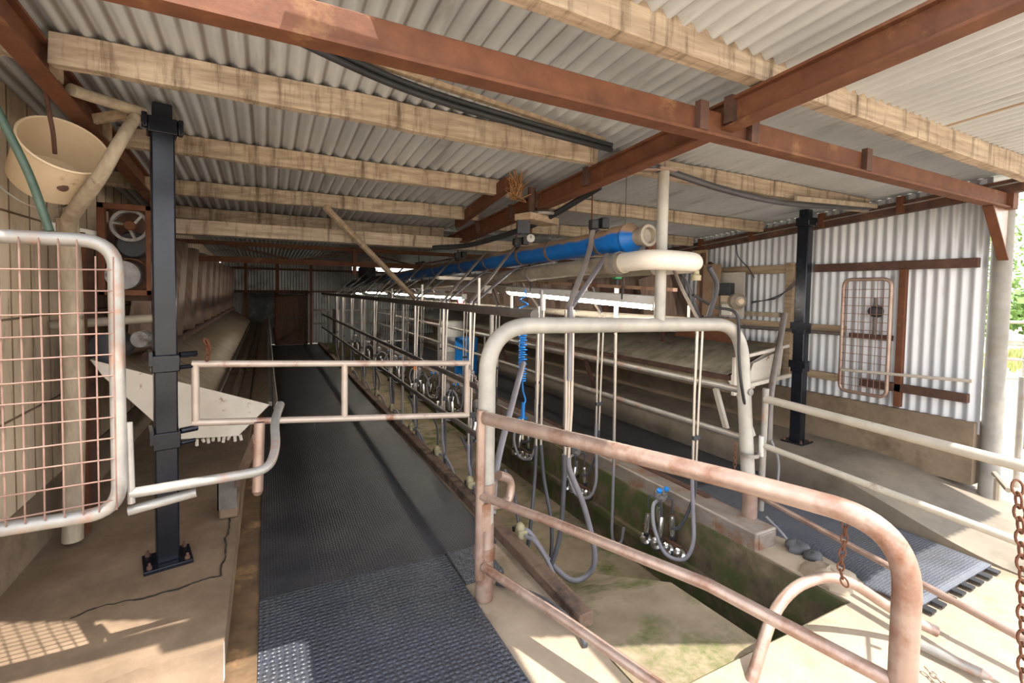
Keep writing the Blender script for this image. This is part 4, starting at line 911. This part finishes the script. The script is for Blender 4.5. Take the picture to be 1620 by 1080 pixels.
batten((2.31, 5.85, 1.495), (2.31, 9.8, 1.515), 'brightly lit tube light below the second batten', True)
batten((2.25, 10.1, 1.52), (2.25, 12.4, 1.52), 'farthest lit tube light over the pit', True)
batten((2.25, 12.9, 1.48), (2.25, 13.9, 1.48), 'small lit tube light against the far wall', True)

# ================================================================== MILKING UNITS
def claw_parts(root, c, s=1.0, drop=(0, 0, -1), blue_caps=False):
    c = Vector(c)
    mb = MB(); mb.lathe([(0, -.045), (.035, -.035), (.05, 0), (.045, .03), (.02, .05), (0, .052)], c, (0, 0, 1), 16)
    cl = mb.build('claw', MATS['claw_body'], root)
    for k, (dx, dy) in enumerate(((-.03, -.035), (.03, -.035), (-.03, .035), (.03, .035))):
        top = c+V(dx, dy, -.02); ln = .15+.02*((k*7) % 3)
        a = top+V(dx*.7, dy*.9, -.10); b_ = a+V(dx*.3+.01*(k-1.5), dy*.3, -ln)
        mb = MB(); mb.tube(spline([top, top+V(dx*.8, dy*.8, .005), a+V(0, 0, .03), a], 4), .007, 8); mb.build('short_tube', hosed, cl)
        mb = MB(); mb.lathe([(.010, 0), (.017, .012), (.020, .04), (.0205, .13), (.016, .15), (.0, .15)], b_, (a-b_), 14); cp_ = mb.build('teat_cup', steel, cl)
        mb = MB(); mb.lathe([(.0, -.02), (.019, -.02), (.021, -.004), (.021, .006), (.012, .012)], b_, (a-b_), 12); mb.build('liner_mouth', rubber, cp_)
    if blue_caps:
        for dx in (-.035, .03):
            mb = MB(); mb.lathe([(0, 0), (.02, .004), (.018, .022), (0, .028)], c+V(dx, -.02, .04), (dx*8, -.5, 1), 12); mb.build('blue_cap', bluep, cl)
    return cl
mat('claw_body', '#6e6a68', '#8b8784', 10, rough=.45, c3='#3a3a3c', s3=10)
def strap(a, b, c, w_=.018):
    mb = MB(); P = spline([a, b, c], 8)
    for off in (0,): mb.tube(P, w_, 10, flat=.45)
    return mb
def left_unit(y, lab, near):
    """steel drop tubes on the left pit rail, hose looping to a valve on the kerb"""
    t = thing('milking_unit', lab, 'milking unit', (1.46, y, 0), 'milking units on the left of the pit')
    for k, (dx, dy, r) in enumerate(((0, 0, .010), (.045, .01, .008))):
        mb = MB(); mb.tube([(1.455+dx, y+dy, 1.50), (1.455+dx*.6, y+dy, .95), (1.45+dx*.5, y+dy-.01, .32+.1*k)], r, 10); mb.build('drop_tube', steelt, t)
    mb = MB(); mb.tube(spline([(1.47, y+.015, 1.52), (1.47, y+.015, 1.2), (1.475, y+.012, .92)], 5), .019, 12, flat=.6); mb.build('hose_sleeve', hose, t)
    mb = strap((2.03, y+.36, BZ(y+.36)+.075), (1.93, y+.30, BZ(y)-.02), (1.47, y+.02, 1.52)); mb.build('vacuum_strap', strapm, t)
    mb = strap((2.0, y+.22, 1.82), (1.85, y+.16, 1.74), (1.49, y+.03, 1.50)); mb.build('milk_strap', hose, t)
    mb = MB(); mb.bar((1.45, y-.012, .60), (1.50, y-.012, .60), .03, .04); mb.build('clip', darkm, t, bevel=.004)
    mb = MB(); mb.tube(spline([(1.452, y-.01, .36), (1.455, y-.01, .2), (1.50, y-.03, -.02), (1.58, y-.10, -.30), (1.62, y-.16, -.44), (1.60, y-.05, -.50), (1.54, y+.25, -.42), (1.47, y+.45, -.20), (1.43, y+.50, -.05)], 6), .0135, 10); mb.build('milk_hose', hose, t)
    mb = MB(); mb.tube(spline([(1.475, y, .44), (1.485, y, .25), (1.47, y-.03, -.0), (1.46, y-.06, -.28), (1.44, y-.05, -.38)], 6), .012, 10); mb.build('pulse_hose', hosed, t)
    return t
def near_unit():
    t = thing('milking_unit', 'milking unit nearest the hoop on the left, thick hose looping to the kerb', 'milking unit', (1.6, 2.37, 0), 'milking units on the left of the pit')
    for k, dx in enumerate((-.02, .03, .005)):
        mb = MB(); mb.tube([(1.60+dx, 2.36, 1.50), (1.615+dx*.8, 2.37, .9), (1.62+dx*.5, 2.385, .56+.1*(k == 2))], .0105-.002*(k == 2), 10); mb.build('drop_tube', steelt, t)
    mb = MB(); mb.tube([(1.605, 2.352, 1.52), (1.608, 2.352, 1.08)], .026, 12, flat=.6); mb.build('hose_sleeve', hose, t)
    mb = strap((2.03, 2.72, BZ(2.72)+.085), (1.95, 2.66, 1.86), (1.60, 2.37, 1.51), .02); mb.build('vacuum_strap', strapm, t)
    mb = strap((2.0, 2.52, 1.86), (1.88, 2.48, 1.74), (1.62, 2.37, 1.51), .02); mb.build('milk_strap', hose, t)
    mb = MB(); mb.bar((1.595, 2.372, .70), (1.655, 2.372, .70), .05, .055); mb.build('clip', darkm, t, bevel=.008)
    mb = MB(); mb.tube(spline([(1.632, 2.385, .60), (1.66, 2.40, .50), (1.80, 2.44, .24), (1.915, 2.47, -.09), (1.912, 2.5, -.25), (1.79, 2.53, -.295), (1.64, 2.56, -.16), (1.50, 2.59, .05), (1.45, 2.62, .08)], 8), .018, 12); mb.build('milk_hose', hose, t)
    mb = MB(); mb.tube(spline([(1.60, 2.38, .62), (1.603, 2.38, .45), (1.58, 2.38, .12), (1.50, 2.38, -.10)], 6), .015, 10); mb.build('pulse_hose', hosed, t)
    return t
near_unit()
lu0 = left_unit(3.55, 'milking unit second from the hoop, on the left rail of the pit', True)
names = ('second', 'third', 'fourth', 'fifth', 'sixth', 'seventh', 'eighth', 'ninth', 'tenth')
def mv(o, dy, lab):
    p = o.location.copy(); p.y += dy; return copy_tree(o, p, None, lab)
lus = [lu0]
for i, y in enumerate((4.2, 5.15, 6.3, 7.4, 8.5, 9.6, 10.7, 11.8)):
    lus.append(mv(lu0, y-3.55, names[i+1]+' milking unit from the hoop, on the left rail of the pit'))
def left_cluster(y, lab):
    t = thing('hung_cluster', lab, 'milking cluster', (1.62, y, .2), 'clusters hung on the left')
    claw_parts(t, (1.62, y, .62))
    mb = MB(); mb.tube(spline([(1.62, y, .66), (1.60, y, .78), (1.52, y-.02, .82), (1.425, y-.02, .905)], 5), .011, 8); mb.build('hook_hose', hosed, t)
    mb = MB(); q = [V(1.63, y+.01, .64)+V(.05+.10*math.cos(a), .03+.02*math.sin(2*a), -.22+.16*math.sin(a)) for a in [2*PI*k/14 for k in range(12)]]; mb.tube(spline(q, 3), .011, 8); mb.build('loop_hose', hose, t)
    return t
lc0 = left_cluster(3.75, 'dark cluster of cups nearest the hoop, behind the bar gate')
for i, y in enumerate((4.6, 5.6, 6.8, 7.9, 9.0, 10.2)):
    mv(lc0, y-3.75, names[i]+' cluster of cups from the hoop, hung behind the left pit rails')
def right_unit(y, lab):
    t = thing('milking_unit', lab, 'milking unit', (2.6, y, 0), 'milking units on the right of the pit')
    for k, (dx, dy, r) in enumerate(((0, 0, .010), (.05, .0, .009))):
        mb = MB(); mb.tube([(2.615+dx, y+dy, 1.42), (2.605+dx*.9, y+dy, .9), (2.60+dx*.6, y+dy-.01, .38-.03*k)], r, 10); mb.build('drop_tube', steelt, t)
    mb = MB(); mb.tube([(2.625, y+.012, 1.43), (2.622, y+.012, .98)], .017, 12, flat=.6); mb.build('hose_sleeve', hose, t)
    mb = strap((2.36, y-.02, 1.76), (2.45, y, 1.65), (2.63, y+.01, 1.43), .014); mb.build('vacuum_strap', strapm, t)
    mb = strap((2.44, y+.06, 1.80), (2.56, y+.04, 1.66), (2.65, y+.01, 1.43), .014); mb.build('milk_strap', hosed, t)
    mb = MB(); mb.bar((2.59, y-.012, .62), (2.66, y-.012, .62), .024, .03); mb.build('clip', darkm, t, bevel=.004)
    mb = MB(); mb.tube(spline([(2.60, y-.01, .44), (2.60, y-.01, .30), (2.595, y-.03, .10), (2.57, y-.06, -.08), (2.52, y-.03, -.20), (2.46, y+.08, -.20), (2.44, y+.17, -.06), (2.49, y+.24, .06), (2.56, y+.26, .09)], 6), .0135, 10); mb.build('milk_hose', hose, t)
    mb = MB(); mb.tube(spline([(2.63, y-.01, .38), (2.63, y, .2), (2.58, y+.06, -.02), (2.55, y+.12, -.06)], 6), .012, 10); mb.build('pulse_hose', hosed, t)
    return t
def right_cluster(y, lab):
    t = thing('hung_cluster', lab, 'milking cluster', (2.58, y, -.2), 'clusters hung on the right')
    claw_parts(t, (2.58, y, .12), blue_caps=True)
    jb = MB(); jb.bar((2.62, y-.25, -.21), (2.62, y+.22, -.21), .02, .025); jb.build('jetter_bar', rustd, t)
    for k in range(4):
        yy = y-.20+.11*k
        mb = MB(); mb.lathe([(0, -.035), (.027, -.035), (.041, -.017), (.043, .012), (.026, .024), (.021, .065), (0, .07)], (2.575, yy, -.23-.014*k), (-.6, -.25, .7), 14); jt = mb.build('jetter_cup', steel, t)
        mb = MB(); mb.lathe([(.043, -.014), (.047, -.012), (.047, .004), (.043, .006)], (2.575, yy, -.23-.014*k), (-.6, -.25, .7), 14, caps=False); mb.build('seal_ring', rubber, jt)
    return t
ru0 = right_unit(2.30, 'milking unit nearest the hoop on the right, hose looped low before the beam')
rc0 = right_cluster(2.56, 'cluster with blue caps and shiny jetter cups nearest the beam end')
for i, y in enumerate((3.38, 4.45, 5.5, 6.6, 7.7, 8.8, 9.9, 11.0)):
    mv(ru0, y-2.30, names[i]+' milking unit from the hoop, on the right of the pit')
    mv(rc0, y+.26-2.56, names[i]+' cluster of cups from the hoop, hung along the right beam')
# unit standing in mid pit
def mid_unit():
    t = thing('milking_unit', 'pair of steel tubes with two dark hoses in mid pit, right of the blue coil', 'milking unit', (1.72, 2.85, 0))
    for dx in (0, .04):
        mb = MB(); mb.tube([(1.72+dx, 2.92, 1.50), (1.72+dx, 2.92, .48)], .0095, 10); mb.build('drop_tube', steelt, t)
    mb = MB(); mb.tube([(1.745, 2.93, 1.62), (1.745, 2.93, 1.12)], .018, 12, flat=.6); mb.build('hose_sleeve', hose, t)
    mb = MB(); mb.bar((1.70, 2.91, .62), (1.78, 2.91, .62), .04, .04); mb.build('clip', darkm, t, bevel=.004)
    mb = MB(); mb.tube(spline([(1.72, 2.92, .5), (1.70, 2.90, .25), (1.62, 2.82, -.1), (1.55, 2.78, -.25)], 6), .013, 10); mb.build('hose', hosed, t)
    mb = MB(); mb.tube(spline([(1.76, 2.92, .5), (1.78, 2.90, .25), (1.80, 2.82, -.05), (1.76, 2.76, -.28), (1.72, 2.76, -.36)], 6), .013, 10); mb.build('hose', hosed, t)
mid_unit()
# valve blocks on the kerb
def valve(y, lab):
    t = thing('kerb_valve', lab, 'valve', (1.44, y, 0), 'valve blocks along the kerb')
    mb = MB(); mb.bar((1.44, y-.04, .06), (1.45, y+.04, .05), .06, .055); mb.lathe([(0, 0), (.03, 0), (.03, .02), (.02, .045), (0, .05)], (1.44, y, .08), (-.2, 0, 1), 12); mb.build('body', brass, t, bevel=.008)
    mb = MB(); mb.bar((1.45, y+.03, .06), (1.44, y+.09, .05), .03, .03); mb.build('handle', rubber, t)
    mb = MB(); mb.tube(spline([(1.45, y-.05, .06), (1.48, y-.14, .05), (1.50, y-.30, -.06), (1.50, y-.42, -.24)], 6), .013, 10); mb.build('feed_hose', hose, t)
    mb = MB(); mb.tube(spline([(1.46, y+.05, .06), (1.50, y+.16, .10), (1.53, y+.28, .22), (1.50, y+.36, .34)], 6), .011, 10); mb.build('return_hose', hosed, t)
    return t
v0 = valve(3.47, 'corroded valve block on the kerb just behind the left hoop leg')
for i, y in enumerate((4.3, 5.2, 6.15, 7.1, 8.2, 9.4)):
    mv(v0, y-3.47, names[i]+' valve block on the kerb, counted from the hoop')
v1 = valve(2.62, 'loose valve block lying at the pit edge near the grit mat')
cl_ = thing('red_clip', 'small red clip on a hose near the kerb valve behind the hoop', 'clip', (1.47, 3.4, .1))
mb = MB(); mb.tube([(1.475, 3.40, .13), (1.475, 3.41, .20)], .016, 10); mb.build('clip', redp, cl_)
m = MB(); m.tube([(1.455, 5.15, .72), (1.455, 5.15, .78)], .016, 10); tag(m.build('orange_clip', mat('orange_plastic', '#d9752a', '#e08a3e', 8)), 'orange clip on a steel tube behind the bar gate', 'clip')
m = MB(); m.tube(spline([(1.12, 2.30, -.0), (1.22, 2.10, .03), (1.27, 1.95, .04), (1.30, 1.80, .02), (1.28, 1.70, .0)], 6), .012, 10)
tag(m.build('floor_hose', hosed), 'short dark hose on the concrete beside the kerb near the grit mat', 'hose')
m = MB(); m.tube(spline([(1.78, 2.55, PZ+.02), (1.86, 2.45, PZ+.05), (1.95, 2.38, PZ+.02)], 6), .012, 10); tag(m.build('hose_end', rubber), 'dark hose end lying on the pit floor', 'hose')
# big diagonal hose beside the hoop leg and blue coil
m = MB(); m.tube(spline([(1.62, 2.95, 1.10), (1.40, 2.68, .90), (1.17, 2.42, .62), (1.10, 2.33, .38)], 8), .020, 12, flat=.6)
tag(m.build('diagonal_hose', hose), 'flat grey hose slanting down behind the left hoop leg', 'hose')
bc = thing('coil_hose', 'bright blue coiled air hose hanging in the pit beside the hoop', 'hose', (1.88, 3.45, .6))
def coil(z0, z1, turns, r):
    return [V(1.89+r*math.cos(2*PI*t)+.008*math.sin(3*t), 3.46+r*math.sin(2*PI*t), z0+(z1-z0)*t/turns) for t in [k/10 for k in range(int(turns*10)+1)]]
mb = MB(); mb.tube([V(1.90, 3.46, 1.62)]+coil(1.57, 1.26, 4, .034), .0065, 6); mb.build('loose_coils', bluep, bc)
mb = MB(); mb.tube(coil(1.26, .86, 20, .028), .0065, 6); mb.build('tight_coils', bluep, bc)
mb = MB(); mb.tube(spline([(1.895, 3.46, .86), (1.90, 3.46, .78), (1.92, 3.45, .70), (1.90, 3.45, .66)], 5), .007, 8); mb.build('tail', bluep, bc)
mb = MB(); mb.tube([(1.90, 3.45, .68), (1.90, 3.45, .55)], .015, 10); mb.build('gun_body', bluep, bc)
mb = MB(); mb.tube([(1.90, 3.45, .55), (1.90, 3.45, .37)], .008, 8); mb.build('nozzle', cream, bc)
m = MB(); m.tube(spline([(2.45, 2.2, 1.60), (2.75, 2.28, 1.52), (2.85, 2.18, 1.47), (2.86, 2.16, 1.2), (2.87, 2.14, 1.0), (2.96, 2.15, .75)], 8), .010, 8)
tag(m.build('power_cord', rubber), 'thin black cord draped over the right bend of the hoop', 'cord')
m = MB(); m.tube(spline([(2.52, 2.14, 1.78), (2.62, 2.16, 1.66), (2.66, 2.25, 1.46)], 8), .017, 10); tag(m.build('black_hose', hosed), 'dark hose curving down from the pale U bend to the right tubes', 'hose')

# far drums in the right bay and pit end
def drum(c, r, h, m_, label):
    mb = MB(); mb.lathe([(0, 0), (r*.97, 0), (r, .02), (r, h*.33), (r*1.03, h*.35), (r, h*.37), (r, h*.66), (r*1.03, h*.68), (r, h*.70), (r, h-.02), (r*.95, h), (0, h)], c, (0, 0, 1), 28)
    return tag(mb.build('drum', m_), label, 'drum')
drum((3.45, 8.6, .006), .22, .70, bluep, 'blue plastic drum standing far back in the right bay')
drum((3.50, 9.6, .006), .26, .95, white, 'white drum standing behind the blue drum')
m = MB(); m.box((2.28, 6.0, 1.41), (2.36, 6.05, 1.49)); tag(m.build('pink_tag', mat('pink_plastic', '#d8657a', '#e2808f', 8), bevel=.01), 'small pink tag below the second light batten', 'tag')
m = MB(); m.box((1.50, 12.0, .2), (1.54, 12.9, 1.1)); tag(m.build('grey_sheet', alum), 'upright grey sheet at the far end of the left pit rails', 'sheet')
hk = MB(); hk.lathe([(0, 0), (.16, 0), (.2, .06), (.2, .26), (.1, .34), (0, .34)], (2.1, 11.5, 1.84), (0, 0, 1), 20)
tag(hk.build('receiver_tank', darkm), 'dark tank at the far end of the blue pipe', 'tank')

# ================================================================== OUTDOORS
yg = thing('yard_gate', 'grey rounded pipe gate end outside the right opening', 'gate', (5.75, 1.5, .0))
mb = MB(); mb.tube(path([(6.6, .55, 1.27), (5.62, 1.50, 1.27), (5.62, 1.50, .36)], .15, 8), .03, 14); mb.build('frame', galv, yg)
for z in (.55, .80, 1.05):
    mb = MB(); mb.tube([(5.62, 1.5, z), (6.6, .55, z)], .016, 10); mb.build('rail', galv, yg)
mb = MB(); mb.tube([(5.70, 1.58, 0), (5.70, 1.58, .95)], .022, 12); mb.build('post', galv, yg)
yf = thing('yard_fence', 'grey pipe yard fence in the bright yard beyond the corner post', 'fence', (12, 3.4, 0))
for z in (.35, .65, .95, 1.25):
    mb = MB(); mb.tube([(9.0, 4.6, z), (16, -2, z)], .025, 8); mb.build('rail', galv, yf)
for k in range(5):
    mb = MB(); mb.tube([(9+1.75*k, 4.6-1.65*k, -.03), (9+1.75*k, 4.6-1.65*k, 1.4)], .04, 10); mb.build('post', galv, yf)
def bush(c, r, h, n, label, seed):
    rnd = random.Random(seed); mb = MB(); vs = []; fs = []
    for i in range(n):
        a, b_ = rnd.uniform(0, 2*PI), math.asin(rnd.uniform(-.6, 1)); k = rnd.uniform(.6, 1)*(1+.25*math.sin(3*a+seed))
        p = V(c[0]+r*k*math.cos(a)*math.cos(b_), c[1]+r*k*math.sin(a)*math.cos(b_), c[2]+h*.45+h*.55*k*math.sin(b_))
        u = V(rnd.uniform(-1, 1), rnd.uniform(-1, 1), rnd.uniform(-1, 1)).normalized()*.16; w_ = u.orthogonal()*.6
        o = len(vs); vs += [p-u, p+w_, p+u, p-w_]; fs.append((o, o+1, o+2, o+3))
    t = thing('tree', label, 'tree', (c[0], c[1], c[2]))
    mb.add(vs, fs); mb.build('foliage', leafm, t)
    mb = MB(); mb.tube([(c[0], c[1], c[2]-.05), (c[0]+.05, c[1], c[2]+h*.5)], r*.08, 8); mb.build('trunk', pole, t)
bush((26, 6.6, -.03), 3.0, 2.2, 1600, 'leafy green bush low beyond the yard fence', 1)
bush((36, 3.2, -.03), 4.0, 2.6, 1600, 'second green bush farther right beyond the yard', 2)
bush((44, 16, -.03), 6, 9, 2600, 'tall pale green tree beyond the bushes', 4)
gr = MB(); rnd = random.Random(5); vs = []; fs = []
for i in range(5000):
    x = rnd.uniform(15, 22); y = rnd.uniform(-1, 6); a = rnd.uniform(0, PI); h = rnd.uniform(.06, .22); o = len(vs)
    vs += [(x-.04*math.cos(a), y-.04*math.sin(a), -.03), (x+.04*math.cos(a), y+.04*math.sin(a), -.03), (x+rnd.uniform(-.05, .05), y, h)]; fs.append((o, o+1, o+2))
gr.add(vs, fs); tag(gr.build('grass', grassm), 'pale dry grass beyond the yard fence', 'grass', kind='stuff')
bpy.context.view_layer.update()
